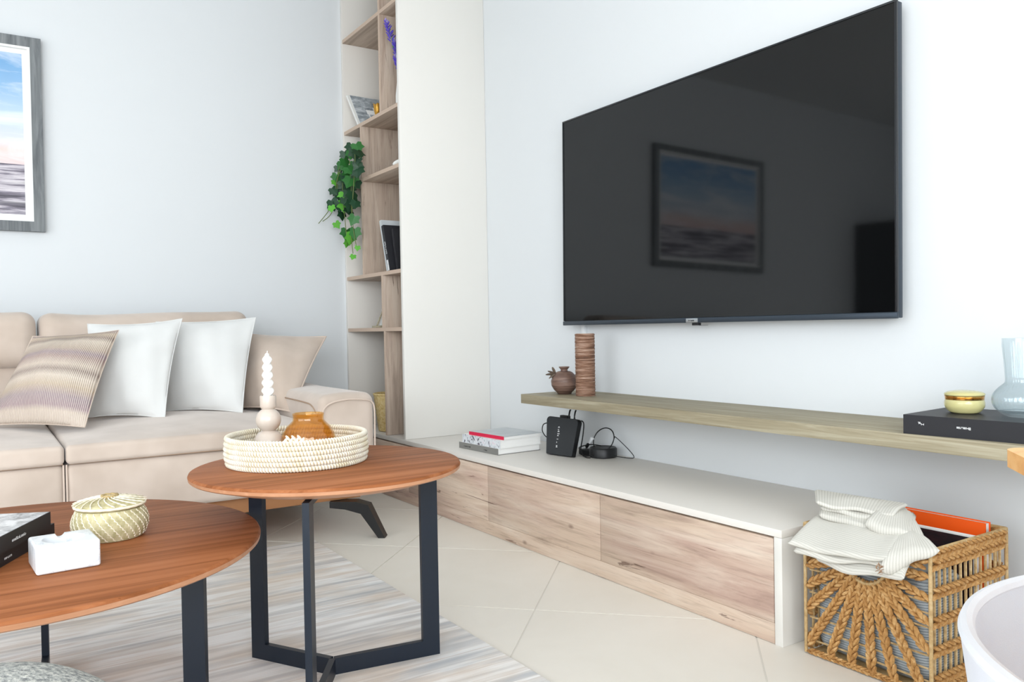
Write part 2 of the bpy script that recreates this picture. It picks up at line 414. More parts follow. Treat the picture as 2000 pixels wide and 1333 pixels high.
def put(name, mb, mat, parent=None, org=None, smooth=True, label=None, kind=None, ang=40):
    if parent is not None: og = ORG[parent.name]
    elif org is not None: og = Vector(org)
    else:
        xs = list(zip(*mb.v)); og = Vector(((min(xs[0])+max(xs[0]))/2, (min(xs[1])+max(xs[1]))/2, min(xs[2])))
    me = mb.mesh(name, og, smooth, ang); me.materials.append(M[mat] if isinstance(mat, str) else mat)
    o = bpy.data.objects.new(name, me); col.objects.link(o); ORG[o.name] = og
    if parent is not None: o.parent = parent
    else: o.location = og
    return tag(o, label, None, None, kind)
def solo(name, mb, mat, label, cat, group=None, **kw):
    return tag(put(name, mb, mat, **kw), label, cat, group)
def struct(name, mb, mat, **kw):
    return tag(put(name, mb, mat, org=(0, 0, 0), **kw), kind='structure')
def marks(mb, o, u, v, total, height, seed=1, gap=.22):
    """a row of small printed letter-like strokes along u, starting at o, on a surface with in-plane axes u and v"""
    rnd = random.Random(seed); u = Vector(u).normalized(); v = Vector(v).normalized(); nn = u.cross(v); o = Vector(o); x = 0
    while x < total:
        wd = height*rnd.uniform(.35, .8); hh = height*rnd.choice((.7, .75, 1.0, .8))
        t = height*.2
        a = o+u*x+nn*.0004
        mb.quadslab(a, a+u*t, a+u*t+v*hh, a+v*hh, .0003)
        y0 = rnd.choice((0, hh-t, hh*.4))
        b = a+v*y0
        mb.quadslab(b, b+u*wd, b+u*wd+v*t, b+v*t, .0003)
        if rnd.random() < .6:
            c = a+u*(wd-t); mb.quadslab(c, c+u*t, c+u*t+v*hh, c+v*hh, .0003)
        x += wd+height*gap
        if rnd.random() < .12: x += height*.4

# ------------------------------------------------------------------ room shell
XL, YF, ZC = -5.6, -6.3, 2.62
struct('wall_right', MB().box((0, YF-.1, 0), (.1, .1, ZC), .0), 'wall', smooth=False)
struct('wall_back', MB().box((XL-.1, 0, 0), (0, .1, ZC), .0), 'wall', smooth=False)
mb = MB()
for lo, hi in (((XL-.1, YF, 0), (XL, -4.95, ZC)), ((XL-.1, -1.85, 0), (XL, 0, ZC)), ((XL-.1, -4.95, 2.4), (XL, -1.85, ZC)), ((XL-.1, -4.95, 0), (XL, -1.85, .06))): mb.box(lo, hi, 0)
struct('wall_left', mb, 'wall', smooth=False)
mb = MB()
for lo, hi in (((XL-.1, YF-.1, 0), (-5.2, YF, ZC)), ((-1.4, YF-.1, 0), (0, YF, ZC)), ((-5.2, YF-.1, 2.4), (-1.4, YF, ZC)), ((-5.2, YF-.1, 0), (-1.4, YF, .06))): mb.box(lo, hi, 0)
struct('wall_front', mb, 'wall', smooth=False)
struct('ceiling', MB().box((XL-.1, YF-.1, ZC), (.1, .1, ZC+.1), 0), 'ceiling', smooth=False)
def window(name, pts):
    mb = MB()
    for lo, hi in pts: mb.box(lo, hi, .004)
    struct(name, mb, 'white_plastic')
y0, y1 = YF-.08, YF-.03
window('window_1', [((-5.2, y0, .06), (-5.14, y1, 2.4)), ((-1.46, y0, .06), (-1.4, y1, 2.4)), ((-5.2, y0, .06), (-1.4, y1, .12)), ((-5.2, y0, 2.34), (-1.4, y1, 2.4)), ((-3.34, y0, .06), (-3.26, y1, 2.4))])
x0, x1 = XL-.08, XL-.03
window('window_2', [((x0, -4.95, .06), (x1, -4.89, 2.4)), ((x0, -1.91, .06), (x1, -1.85, 2.4)), ((x0, -4.95, .06), (x1, -1.85, .12)), ((x0, -4.95, 2.34), (x1, -1.85, 2.4)), ((x0, -3.44, .06), (x1, -3.36, 2.4))])

# floor: grout slab with diagonal stone tiles
fl = struct('floor', MB().box((XL-.1, YF-.1, -.1), (.1, .1, -.002), 0), 'grout', smooth=False)
TS = .592; g = .0022; s2 = math.sqrt(.5)
def clip(poly, a, lim, sg):
    out = []
    for i in range(len(poly)):
        p, q = poly[i], poly[(i+1) % len(poly)]; pi, qi = (p[a]-lim)*sg <= 0, (q[a]-lim)*sg <= 0
        if pi: out.append(p)
        if pi != qi:
            t = (lim-p[a])/(q[a]-p[a]); out.append((p[0]+(q[0]-p[0])*t, p[1]+(q[1]-p[1])*t))
    return out
# grid lines: (x+y)/sqrt2 = -2.145 + k*TS,   (x-y)/sqrt2 = 1.0 + k*TS
for i in range(-14, 12):
    for j in range(-14, 12):
        a0, b0 = -2.145+i*TS, 1.0+j*TS
        pl = []
        for da, db in ((g, g), (TS-g, g), (TS-g, TS-g), (g, TS-g)):
            A, B = a0+da, b0+db; pl.append(((A+B)*s2, (A-B)*s2))
        for ax, lim, sg in ((0, 0, 1), (0, XL, -1), (1, 0, 1), (1, YF, -1)):
            if pl: pl = clip(pl, ax, lim, sg)
        if len(pl) < 3: continue
        pl.reverse()
        if max(p[0] for p in pl) < -3.4 and max(p[1] for p in pl) < -4.5: pass
        o = put('tile', MB().prism(pl, -.012, 0), 'tile', parent=fl, smooth=False)

# ------------------------------------------------------------------ low cabinet
D, L, H = .4725, 2.806, .29
c = thing('low_cabinet', 'long low console with washed oak drawer fronts and greige top under the TV', 'cabinet', (-D/2, -L/2, 0))
put('top_panel', MB().box((-D, -L, H-.02), (-.001, -.001, H), .0015), 'greige', c)
put('end_panel', MB().box((-D, -L, .0), (-.001, -L+.024, H-.0203), .0015), 'white_lam', c)
put('carcass', MB().box((-D+.022, -L+.0245, .001), (-.001, -.001, H-.0203), .001), 'greige', c)
seams = [-.006, -.725, -1.424, -2.104, -L+.0265]
for i in range(4):
    put('drawer_front', MB().box((-D+.003, seams[i+1]+.0017, .0528), (-D+.0215, seams[i]-.0017, H-.026), .001), 'oak_y', c)
put('plinth', MB().box((-D+.003, -L+.0265, .001), (-D+.0215, -.006, .0522), .0003), 'oak_y', c)

# ------------------------------------------------------------------ tall bookcase
d, W = .4642, .694
b = thing('tall_bookcase', 'tall open bookcase with a white side panel and washed oak shelves in the room corner', 'bookcase', (-d/2, -W/2, H))
ZT = ZC-.004; z0 = H+.0005
put('side_panel', MB().box((-d, -W, z0), (-.001, -W+.02, ZT), .001), 'white_lam', b)
put('side_panel', MB().box((-d, -.021, z0), (-.001, -.001, ZT), .001), 'greige', b)
put('back_panel', MB().box((-.012, -W+.0205, z0), (-.001, -.0215, ZT), 0), 'oak_z', b)
zA, zB, zC_, zD, zE = 2.318, 1.834, 1.555, 1.066, .795
th = .018
for z in (zA, zB, zC_, zD, zE):
    s = put('shelf', MB().box((-d+.0012, -W+.0205, z), (-.0125, -.0215, z+th), .0005), 'oak_s', b)
    put('edge_band', MB().box((-d, -W+.0205, z), (-d+.001, -.0215, z+th), 0), 'oak_edge', s)
for y, za, zb in ((-.485, zA+th, ZT), (-.485, zB+th, zA), (-.242, zC_+th, zB), (-.242, zD+th, zC_), (-.466, zE+th, zD), (-.483, z0, zE)):
    s = put('divider', MB().box((-d+.0012, y-.009, za+.0003), (-.0125, y+.009, zb-.0003), .0005), 'oak_z', b)
    put('edge_band', MB().box((-d, y-.009, za+.0003), (-d+.001, y+.009, zb-.0003), 0), 'oak_edge', s)

# ------------------------------------------------------------------ floating shelf
fs = thing('floating_shelf', 'thick grey oak wall shelf floating below the TV', 'shelf', (-.146, -2.5, .497))
put('board', MB().box((-.2918, -3.75, .497), (-.001, -1.3988, .5336), .001), 'shelf_oak', fs)

# ------------------------------------------------------------------ television
tv = thing('television', 'large black flat screen TV hung on the right wall', 'television', (-.05, -2.127, 1.23))
ORG_TV = ORG[tv.name]
ya0, yb0, za0, zb0 = -2.8643, -1.3896, .8061, 1.6541
put('body', MB().box((-.056, ya0+.002, za0+.002), (-.030, yb0-.002, zb0-.002), .002), 'tv_side', tv)
mb = MB()
mb.box((-.060, ya0, zb0-.006), (-.052, yb0, zb0), .001).box((-.060, ya0, za0+.018), (-.052, ya0+.007, zb0-.006), .001).box((-.060, yb0-.007, za0+.018), (-.052, yb0, zb0-.006), .001)
put('bezel', mb, 'tv_frame', tv)
put('bottom_bar', MB().box((-.0625, ya0, za0), (-.052, yb0, za0+.017), .002), 'tv_side', tv)
put('screen', MB().box((-.0575, ya0+.007, za0+.018), (-.0565, yb0-.007, zb0-.006), 0), 'screen', tv, smooth=False)
lg = put('badge', MB().box((-.0640, -2.150, za0+.001), (-.0627, -2.096, za0+.015), .0005), 'silver', tv)
mk = MB(); marks(mk, (-.0641, -2.108, za0+.005), (0, -1, 0), (0, 0, 1), .026, .006, 5); put('badge_lettering', mk, 'dark_ink', lg, smooth=False)
put('sensor', MB().box((-.060, -2.150, za0-.009), (-.046, -2.120, za0-.0002), .001).box((-.054, -2.186, za0-.0095), (-.052, -2.148, za0-.0085), 0), 'black', tv)
put('rear_housing', MB().box((-.0295, -2.55, .93), (-.016, -1.75, 1.40), .003), 'tv_frame', tv)
tv.rotation_euler = (0, math.radians(.75), 0)
put('wall_bracket', MB().box((-.0158, -2.4, 1.13), (-.004, -1.9, 1.30), .001), 'black', tv)
solo('cable_cover', MB().box((-.016, -1.465, .5338), (-.0005, -1.446, .86), .002), 'white_plastic', 'white cable cover strip on the wall running down behind the wound twig cylinder', 'cable cover')

# ------------------------------------------------------------------ framed seascape
fx, fl_, fz0, fz1 = -1.851, -2.96, 1.2546, 2.0905
p = thing('framed_picture', 'seascape sunset print in a grey wood frame hung above the sofa', 'picture', ((fx+fl_)/2, -.016, fz0))
fw = .042
def bar(pts, y0=-.032, y1=-.002):
    mb = MB(); n_ = len(pts); vs = [(x, y0, z) for x, z in pts]+[(x, y1, z) for x, z in pts]
    mb.add(vs, [(0, 1, 2, 3), (7, 6, 5, 4), (0, 4, 5, 1), (1, 5, 6, 2), (2, 6, 7, 3), (3, 7, 4, 0)]); return mb
A, B_, C_, Dd = (fl_, fz0), (fx, fz0), (fx, fz1), (fl_, fz1)
a, b_, c_, d_ = (fl_+fw, fz0+fw), (fx-fw, fz0+fw), (fx-fw, fz1-fw), (fl_+fw, fz1-fw)
for q in ((A, B_, b_, a), (B_, C_, c_, b_), (C_, Dd, d_, c_), (Dd, A, a, d_)): put('frame_bar', bar(q), 'frame_grey', p, smooth=False)
mb = MB(); i = .010
for lo, hi in (((a[0], -.028, a[1]), (b_[0], -.012, a[1]+i)), ((a[0], -.028, c_[1]-i), (b_[0], -.012, c_[1])), ((a[0], -.028, a[1]+i), (a[0]+i, -.012, c_[1]-i)), ((b_[0]-i, -.028, a[1]+i), (b_[0], -.012, c_[1]-i))): mb.box(lo, hi, 0)
put('inner_lip', mb, 'mat_white', p, smooth=False)
put('mount', MB().box((a[0]+.0005, -.0115, a[1]+.0005), (b_[0]-.0005, -.003, c_[1]-.0005), 0), 'mat_white', p, smooth=False)
m_ = .030; px0, px1, pz0, pz1 = a[0]+m_, b_[0]-m_, a[1]+m_, c_[1]-m_
mb = MB(); mb.add([(px0, -.0125, pz0), (px1, -.0125, pz0), (px1, -.0125, pz1), (px0, -.0125, pz1), (px0, -.0117, pz0), (px1, -.0117, pz0), (px1, -.0117, pz1), (px0, -.0117, pz1)],
       [(0, 1, 2, 3), (7, 6, 5, 4), (0, 4, 5, 1), (1, 5, 6, 2), (2, 6, 7, 3), (3, 7, 4, 0)], uvs=[(0, 0), (1, 0), (1, 1), (0, 1)]*2)
put('print', mb, 'sea', p, smooth=False)

# dark cabinet seen only as a reflection in the TV
dk = thing('dark_cabinet', 'tall dark cabinet by the back wall seen reflected in the TV screen', 'cabinet', (-4.75, -.26, 0))
put('body', MB().box((-5.3, -.45, .02), (-4.13, -.01, 1.72), .004), 'dark_oak', dk)
for q in (-5.29, -4.71): put('door', MB().box((q, -.47, .08), (q+.57, -.4505, 1.69), .003), 'dark_oak', dk)

# ------------------------------------------------------------------ rug
solo('rug', MB().soft((-2.06, -2.27, .005), (2.0, 2.3, .010), .004, 2, 1), 'rug', 'grey and beige striped low pile rug under the coffee tables', 'rug')

# ------------------------------------------------------------------ sofa
SX1 = -.81; SXI = -1.035; SXL = -3.2; SF = -1.15
s = thing('sofa', 'beige velvet sofa with wide padded arm against the back wall', 'sofa', (-2.0, -.62, 0))
put('plinth', MB().box((SXL+.06, -1.10, .143), (SX1-.05, -.14, .2), .003), 'plinth_wood', s)
def crown(c0, hx, hy, amt):
    def f(P):
        q = max(0, 1-((P.x-c0[0])/hx)**2)*max(0, 1-((P.y-c0[1])/hy)**2)
        if P.z > .40: P.z += amt*q
        return P
    return f
for xa, xb in ((-1.8845, SXI-.002), (-2.78, -1.8855)):
    cx = (xa+xb)/2
    put('seat_base', MB().soft((cx, -.66, .295), (xb-xa-.003, .975, .186), .022, 3, 4, (0, .006, 0)), 'sofa', s)
    st = put('seat_cushion', MB().soft((cx, -.665, .418), (xb-xa-.003, 1.0, .062), .031, 4, 8, (0, 0, .004), fn=crown((cx, -.665), (xb-xa)/2, .5, .030)), 'sofa', s)
    put('seam', MB().tube([(xa+.012, -1.152, .389), (cx, -1.157, .389), (xb-.006, -1.152, .389)], .0028, 6), 'sofa_seam', st)
    for e in (xa+.004, xb-.004):
        put('seam', MB().tube([(e, -1.140, .205), (e, -1.146, .300), (e, -1.142, .385)], .003, 6), 'pipe', st)
# arms
for xa, xb in ((SXI, SX1), (SXL, -2.78)):
    cx = (xa+xb)/2; tz = .553
    def armfn(P, cx=cx, hw=(xb-xa)/2):
        if P.z > .5: P.z += .010*max(0, 1-((P.x-cx)/hw)**2)
        k = max(0, (P.z-.4)/.15); P.z += .012*k*max(0, (P.y+.65)/.5); return P
    ar = put('arm', MB().soft((cx, -.645, .378), (xb-xa, 1.0, .35), .035, 5, 6, (0, .012, 0), fn=armfn), 'sofa', s)
    zt = tz-.022
    put('piping', MB().tube(spl([(xa+.006, -1.140, .22), (xa+.006, -1.150, .40), (xa+.008, -1.150, zt-.045), (xa+.022, -1.152, zt-.016), (xa+.055, -1.157, zt), (cx, -1.160, zt+.006), (xb-.045, -1.156, zt), (xb-.015, -1.149, zt-.012), (xb-.005, -1.146, zt-.040), (xb-.005, -1.146, .40), (xb-.005, -1.138, .22)]), .0032, 6), 'pipe', ar)
    put('seam', MB().tube(spl([(xa-.001, -1.115, zt-.055), (xa-.001, -1.06, zt-.020), (xa-.001, -.95, zt-.010), (xa-.001, -.55, zt-.006)]), .0028, 6), 'sofa_seam', ar)
# back frame, back cushions and headrests
put('back_frame', MB().soft(((SXL+SX1)/2-.005, -.125, .35), (SX1-SXL-.012, .13, .29), .03, 3, 3), 'sofa', s)
for xa, xb in ((-1.905, -1.085), (-2.72, -1.915)):
    cx = (xa+xb)/2; hw = (xb-xa)/2
    def lean(P): P.y += (P.z-.45)*.16; return P
    put('back_cushion', MB().soft((cx, -.33, .575), (xb-xa, .20, .26), .06, 5, 6, (0, .03, 0), fn=lean), 'sofa', s)
    def hr(P, cx=cx, hw=hw):
        P.y += (P.z-.7)*.18; q = (P.x-cx)/hw
        if P.z > .78: P.z += .016*(q*q*q*q)-.004+.006*math.sin(3*q+.6)
        return P
    hd = put('headrest', MB().soft((cx, -.325, .785), (xb-xa, .22, .215), .1065, 7, 8, (0, .012, 0), fn=hr), 'sofa', s)
    put('piping', MB().tube([hr(Vector((xa+.058, -.325-.0965*math.cos(t), .785+.0955*math.sin(t)))) for t in [PI*2*k/24 for k in range(24)]], .0035, 6, True), 'pipe', hd)
# boomerang legs
def leg(sx, sy, cx, cy):
    # side profile in (t, z), t pointing outwards; flat slab shape with a knee
    prof = [(0, .142), (.10, .142), (.150, .128), (.212, .0), (.186, .0), (.120, .095), (.06, .112), (0, .118)]
    dv = Vector((sx*.80, sy*.60, 0)); nv = Vector((-dv.y, dv.x, 0)); o = Vector((cx, cy, 0)); vs = []
    for w_ in (-1, 1):
        for t, z in prof:
            hw = .030-.045*max(0, (.14-z))*1.0
            vs.append(o+dv*t+nv*(w_*hw)+Vector((0, 0, z)))
    n_ = len(prof)
    mb = MB(); mb.add(vs, [tuple(range(n_)), tuple(range(2*n_-1, n_-1, -1))]+[((i+1) % n_, i, n_+i, n_+(i+1) % n_) for i in range(n_)])
    return mb
for sx, sy, cx, cy in ((1, -1, -.975, -1.085), (-1, -1, -3.02, -1.085), (1, 1, -.975, -.28), (-1, 1, -3.02, -.28)):
    put('leg', leg(sx, sy, cx, cy), 'black_wood', s, smooth=False)

# ------------------------------------------------------------------ cushions
def pillow(BL, BR, TR, TL, T, pinch=.055, n=28, back=.75, seed=0, wr=.004):
    BL, BR, TR, TL = map(Vector, (BL, BR, TR, TL)); nn = (TR-BL).cross(TL-BR).normalized()
    rnd = random.Random(seed); ph = [rnd.uniform(0, 6) for _ in range(6)]
    def P(u, v):
        u2 = .5+(u-.5)*(1-pinch*4*v*(1-v)); v2 = .5+(v-.5)*(1-pinch*4*u*(1-u))
        return (BL*(1-u2)+BR*u2)*(1-v2)+(TL*(1-u2)+TR*u2)*v2
    def th(u, v):
        q = max(0, math.sin(PI*u)*math.sin(PI*v)); e = min(u, 1-u, v, 1-v)
        w_ = math.sin(9*u+5*v+ph[0])+math.sin(13*v-6*u+ph[1])+.7*math.sin(21*u+ph[2]+4*v)
        return T*q**.62+wr*w_*min(1, e*9)*(1-.6*q)
    mb = MB(); vs = []; fs = []; uvs = []; I = {}
    for side in (1, -1):
        for i in range(n+1):
            for j in range(n+1):
                u, v = [.5*t_+.5*(.5-.5*math.cos(PI*t_)) for t_ in (i/n, j/n)]
                edge = i in (0, n) or j in (0, n)
                if edge and side == -1: I[(side, i, j)] = I[(1, i, j)]; continue
                t = 0 if edge else th(u, v)*(1 if side == 1 else back)
                I[(side, i, j)] = len(vs); vs.append(P(u, v)+nn*t*side); uvs.append((u, v))
        for i in range(n):
            for j in range(n):
                q = [I[(side, i, j)], I[(side, i+1, j)], I[(side, i+1, j+1)], I[(side, i, j+1)]]
                if side < 0: q.reverse()
                fs.append(q)
    mb.add(vs, fs, uvs=uvs)
    rim = [P(k/n, 0) for k in range(n)]+[P(1, k/n) for k in range(n)]+[P(1-k/n, 1) for k in range(n)]+[P(0, 1-k/n) for k in range(n)]
    return mb, rim
def cushion(name, corners, T, mat, rimmat, label, r=.0035, **kw):
    mb, rim = pillow(*corners, T, **kw); rim = [Vector(q) for q in rim]
    t = thing(name, label, 'cushion', ((corners[0][0]+corners[1][0])/2, (corners[0][1]+corners[1][1])/2, min(q[2] for q in corners)))
    put('cover', mb, mat, t, ang=80); put('piping', MB().tube(rim, r, 6, True), rimmat, t)
cushion('cushion', [(-1.165, -.50, .475), (-1.030, -.80, .468), (-.750, -.46, .775), (-1.125, -.34, .800)], .085, 'cush_beige', 'pipe', 'beige velvet cushion leaning in the corner by the sofa arm', seed=1)
cushion('cushion', [(-1.46, -.47, .478), (-1.205, -.70, .470), (-1.085, -.50, .866), (-1.485, -.45, .852)], .062, 'cush_white', 'cush_white', 'white linen cushion on the right, in front of the beige cushion', r=.002, seed=2)
cushion('cushion', [(-1.77, -.57, .480), (-1.515, -.76, .474), (-1.405, -.57, .862), (-1.745, -.50, .845)], .062, 'cush_white', 'cush_white', 'white linen cushion in the middle, half covered by the striped one', r=.002, seed=3, pinch=.07, wr=.005)
cushion('cushion', [(-2.10, -.62, .482), (-1.800, -.88, .475), (-1.652, -.64, .818), (-1.935, -.55, .800)], .085, 'stripe', 'stripe', 'cream and mauve striped woven cushion at the front of the row', r=.002, seed=4, pinch=.05)

# ------------------------------------------------------------------ coffee tables
def table(name, label, c, r, h, th_, feet, foot_c, barw=.042, bart=.014):
    t = thing(name, label, 'table', (c[0], c[1], .0105))
    prof = [(.001, -th_-.018), (r-.075, -th_-.018), (r-.055, -th_-.014), (r-.004, -th_*.95), (r-.001, -th_*.80), (r, -.006), (r-.002, -.0015), (r-.005, 0), (.001, 0)]
    top = MB().lathe(prof[5:], (c[0], c[1], h), 128)
    put('tabletop', top, 'walnut', t)
    put('rim', MB().lathe([(r-.075, -th_-.018), (r-.055, -th_-.014), (r-.004, -th_*.95), (r-.001, -th_*.80), (r, -.0062), (r-.02, -.0064)], (c[0], c[1], h), 128), 'walnut_edge', t)
    z0 = .0105
    for fx_, fy_ in feet:
        v = Vector((fx_-foot_c[0], fy_-foot_c[1], 0)); Ln = v.length; v.normalize(); n_ = Vector((-v.y, v.x, 0))
        Mx = Matrix(((v.x, n_.x, 0, foot_c[0]), (v.y, n_.y, 0, foot_c[1]), (0, 0, 1, 0), (0, 0, 0, 1)))
        zt = h-th_-.018
        # one bent flat bar: floor arm, upright, top arm
        P = [(.004, z0), (Ln, z0), (Ln, zt), (.10, zt), (.10, zt-.012), (Ln-barw, zt-.012), (Ln-barw, z0+barw*.9), (.004, z0+barw*.9)]
        e = .0012; mb = MB(); m_ = len(P)
        vs = [(x, -bart/2, z) for x, z in P]+[(x, bart/2, z) for x, z in P]
        quads = [(0, 1, 6, 7), (1, 2, 5, 6), (2, 3, 4, 5)]
        fs = [q for q in quads]+[tuple(reversed([i+m_ for i in q])) for q in quads]+[((i+1) % m_, i, i+m_, (i+1) % m_+m_) for i in range(m_)]
        mb.add(vs, fs, Mx)
        put('leg', mb, 'steel', t, smooth=False)
    return t
def ring(c, r, a0): return [(c[0]+r*math.cos(math.radians(a0+120*k)), c[1]+r*math.sin(math.radians(a0+120*k))) for k in range(3)]
TC = (-1.445, -2.323); TH = .495
table('coffee_table', 'taller round walnut coffee table carrying the woven tray', TC, .301, TH, .016, [(-1.188, -2.357), (-1.565, -2.112), (-1.578, -2.548)], TC)
LC = (-2.07, -2.205); LH = .375
table('coffee_table', 'lower wide round walnut coffee table carrying the marble ashtray', LC, .482, LH, .018, ring((-2.02, -2.216), .341, 85), (-2.02, -2.216), .045, .015)

# ------------------------------------------------------------------ woven tray with candle holder and amber vase
TY = (-1.49, -2.243); tr = .160
t = thing('woven_tray', 'round cream coiled rope tray on the taller coffee table', 'tray', (TY[0], TY[1], TH))
def coil(r, z, rr, n_st, mb, ph, slope=.5):
    n_ = n_st*6
    pts = [(TY[0]+r*math.cos(2*PI*k/n_), TY[1]+r*math.sin(2*PI*k/n_), z) for k in range(n_)]
    m = 8; vs = []; fs = []
    for k in range(n_):
        a = 2*PI*k/n_
        for j in range(m):
            q = 2*PI*j/m; st_ = abs(math.sin(PI*(k/6+ph)+slope*math.sin(q)))**.55
            R_ = rr*(.62+.46*st_); vs.append((TY[0]+(r+R_*math.cos(q))*math.cos(a), TY[1]+(r+R_*math.cos(q))*math.sin(a), z+R_*math.sin(q)*1.05))
    for k in range(n_):
        for j in range(m):
            A_, B2 = k*m+j, k*m+(j+1) % m; C2 = ((k+1) % n_)*m
            fs.append((A_, C2+j, C2+(j+1) % m, B2))
    return mb.add(vs, fs)
nr = 6; rr = .0062
for k in range(nr):
    z = TH+rr+.0006+k*.0112; rk = tr-.004+.0022*math.sin(PI*k/(nr-1))-.001*(k == 0)
    put('core', MB().tube([(TY[0]+rk*math.cos(2*PI*q/96), TY[1]+rk*math.sin(2*PI*q/96), z) for q in range(96)], rr*.84, 8, True), 'tray_core', t)
    put('coil', coil(rk, z, rr, 140, MB(), .5*(k % 2), .9), 'tray_cord', t, ang=80)
put('base', MB().lathe([(.001, .0006), (tr-.006, .0006), (tr-.006, .006), (.001, .006)], (TY[0], TY[1], TH), 48), 'tray_core', t)
kp = Vector((TY[0], TY[1], 0))+Vector((-.36, -.93, 0)).normalized()*(tr-.004)
mb = MB()
for q in range(7): mb.ellip((kp.x+.006*(q-3)*.93, kp.y-.006*(q-3)*.36, TH+.069+.006*(q % 2)), ((.004, .001, .007*(1-2*(q % 2))), (0, .004, 0), (.004, 0, 0)))
put('handle_knot', mb, 'cream_cord', t)
tz = TH+.0062
hc = (-1.541, -2.191)
ch = thing('candle_holder', 'glazed greige bubble candle holder standing in the woven tray', 'candle holder', (hc[0], hc[1], tz))
def ballprof(z0, z1, zc, R_, n_=10):
    out = []
    for k in range(n_+1):
        z = z0+(z1-z0)*k/n_; out.append((math.sqrt(max(0, R_*R_-(z-zc)**2)), z))
    return out
put('stem', MB().lathe([(.001, 0), (.024, 0)]+ballprof(.002, .062, .036, .0345)[0:]+ballprof(.066, .117, .0915, .029)+[(.0165, .119), (.0185, .124), (.0188, .146), (.0175, .149), (.0135, .149), (.013, .143), (.001, .143)], (hc[0], hc[1], tz), 40), 'ceramic', ch, ang=60)
mb = MB(); n_ = 90; m = 18; vs = []; fs = []
for k in range(n_):
    f = k/(n_-1); z = tz+.1432+f*.106; rb = .0125*(1-.30*f)*(1 if f < .86 else max(.06, math.sqrt(max(0, 1-((f-.86)/.14)**1.6))))
    for j in range(m):
        a = 2*PI*j/m; R_ = rb*(1+.22*math.cos(2*(a-f*18))); vs.append((hc[0]+R_*math.cos(a), hc[1]+R_*math.sin(a), z))
for k in range(n_-1):
    for j in range(m): fs.append((k*m+j, k*m+(j+1) % m, (k+1)*m+(j+1) % m, (k+1)*m+j))
fs += [tuple(reversed(range(m))), tuple(range((n_-1)*m, n_*m))]
mb.add(vs, fs)
cn = thing('candle', 'white twisted taper candle standing in the greige holder', 'candle', (hc[0], hc[1], tz+.1432))
put('wax', mb, 'wax', cn, ang=80)
put('wick', MB().tube([(hc[0], hc[1], tz+.247), (hc[0]+.001, hc[1], tz+.254)], .0009, 5), 'white_ink', cn)
vc = (-1.462, -2.241)
out_ = [(.030, 0), (.047, .004), (.058, .018), (.0625, .038), (.060, .056), (.050, .074), (.040, .084), (.0355, .089), (.0350, .096), (.0365, .1045)]
inn = [(r-.0032, z if z > .01 else z+.004) for r, z in reversed(out_)]
solo('amber_vase', MB().lathe([(.001, 0)]+out_+[(.0345, .1055)]+inn+[(.001, .0042)], (vc[0], vc[1], tz), 56, rib=lambda a, z: 1+.008*math.cos(14*a+60*z)), 'amber', 'squat round amber glass vase in the woven tray', 'vase', ang=60)

# ------------------------------------------------------------------ things on the lower table
lc = (-1.885, -2.215)
t = thing('lidded_basket', 'small round pale seagrass lidded basket with cream stitching on the lower table', 'basket', (lc[0], lc[1], LH))
R0 = .0735
def bodyr(z): 
    f = z/.062; return R0*(.68+.32*math.sin(PI*(.16+.66*min(1, max(0, f)))))
prof = [(.001, 0.0004)]
for k in range(41):
    z = .062*k/40; prof.append((bodyr(z)*(1+.016*(k % 2)), z+.0004))
prof.append((.001, .0624))
put('body', MB().lathe(prof, (lc[0], lc[1], LH), 56), 'seagrass', t, ang=80)
for k in range(28):
    a0 = 2*PI*k/28; pts = []; rad = []
    for q in range(19):
        f = q/18; a = a0-f*.62; z = .003+f*.058; r = bodyr(z)+.0005
        pts.append(Vector((lc[0]+r*math.cos(a), lc[1]+r*math.sin(a), LH+z))); rad.append(.0009+.0007*(q % 2)); pts[-1] += Vector((-math.sin(a), math.cos(a), 0))*(.0011*(1-2*(q % 2)))
    put('stitch', MB().tube(pts, rad, 5), 'cream_cord', t)
lid = [(.001, .0625), (.060, .0625), (.0665, .0645), (.068, .069), (.066, .0735)]
for k in range(1, 22): f = k/22; lid.append((.066*(1-f)+.0012*(k % 2), .0735+.0095*math.sin(PI/2*f)+.0008*(k % 2)))
lid.append((.001, .0835))
ld = put('lid', MB().lathe(lid, (lc[0], lc[1], LH), 56), 'seagrass', t, ang=80)
for k in range(20):
    a0 = 2*PI*k/20; pts = []
    for q in range(15):
        f = q/14; a = a0-f*.75; r = .0655*(1-f)+.006; z = .0735+.0112*math.sin(PI/2*min(1, f*1.1))
        pts.append((lc[0]+r*math.cos(a), lc[1]+r*math.sin(a), LH+z))
    put('stitch', MB().tube(pts, [.0009+.0007*(q % 2) for q in range(15)], 5), 'cream_cord', ld)
mb = MB()
for k in range(8):
    a = 2*PI*k/8; mb.ellip((lc[0]+.014*math.cos(a), lc[1]+.014*math.sin(a), LH+.0855), ((-.010*math.sin(a), .010*math.cos(a), .002), (.004*math.cos(a), .004*math.sin(a), 0), (0, 0, .004)))
put('knob', mb, 'tray_core', ld)
put('rim', MB().tube([(lc[0]+.0675*math.cos(2*PI*k/48), lc[1]+.0675*math.sin(2*PI*k/48), LH+.0685) for k in range(48)], [.0022+.0009*(k % 2) for k in range(48)], 6, True), 'cream_cord', ld)

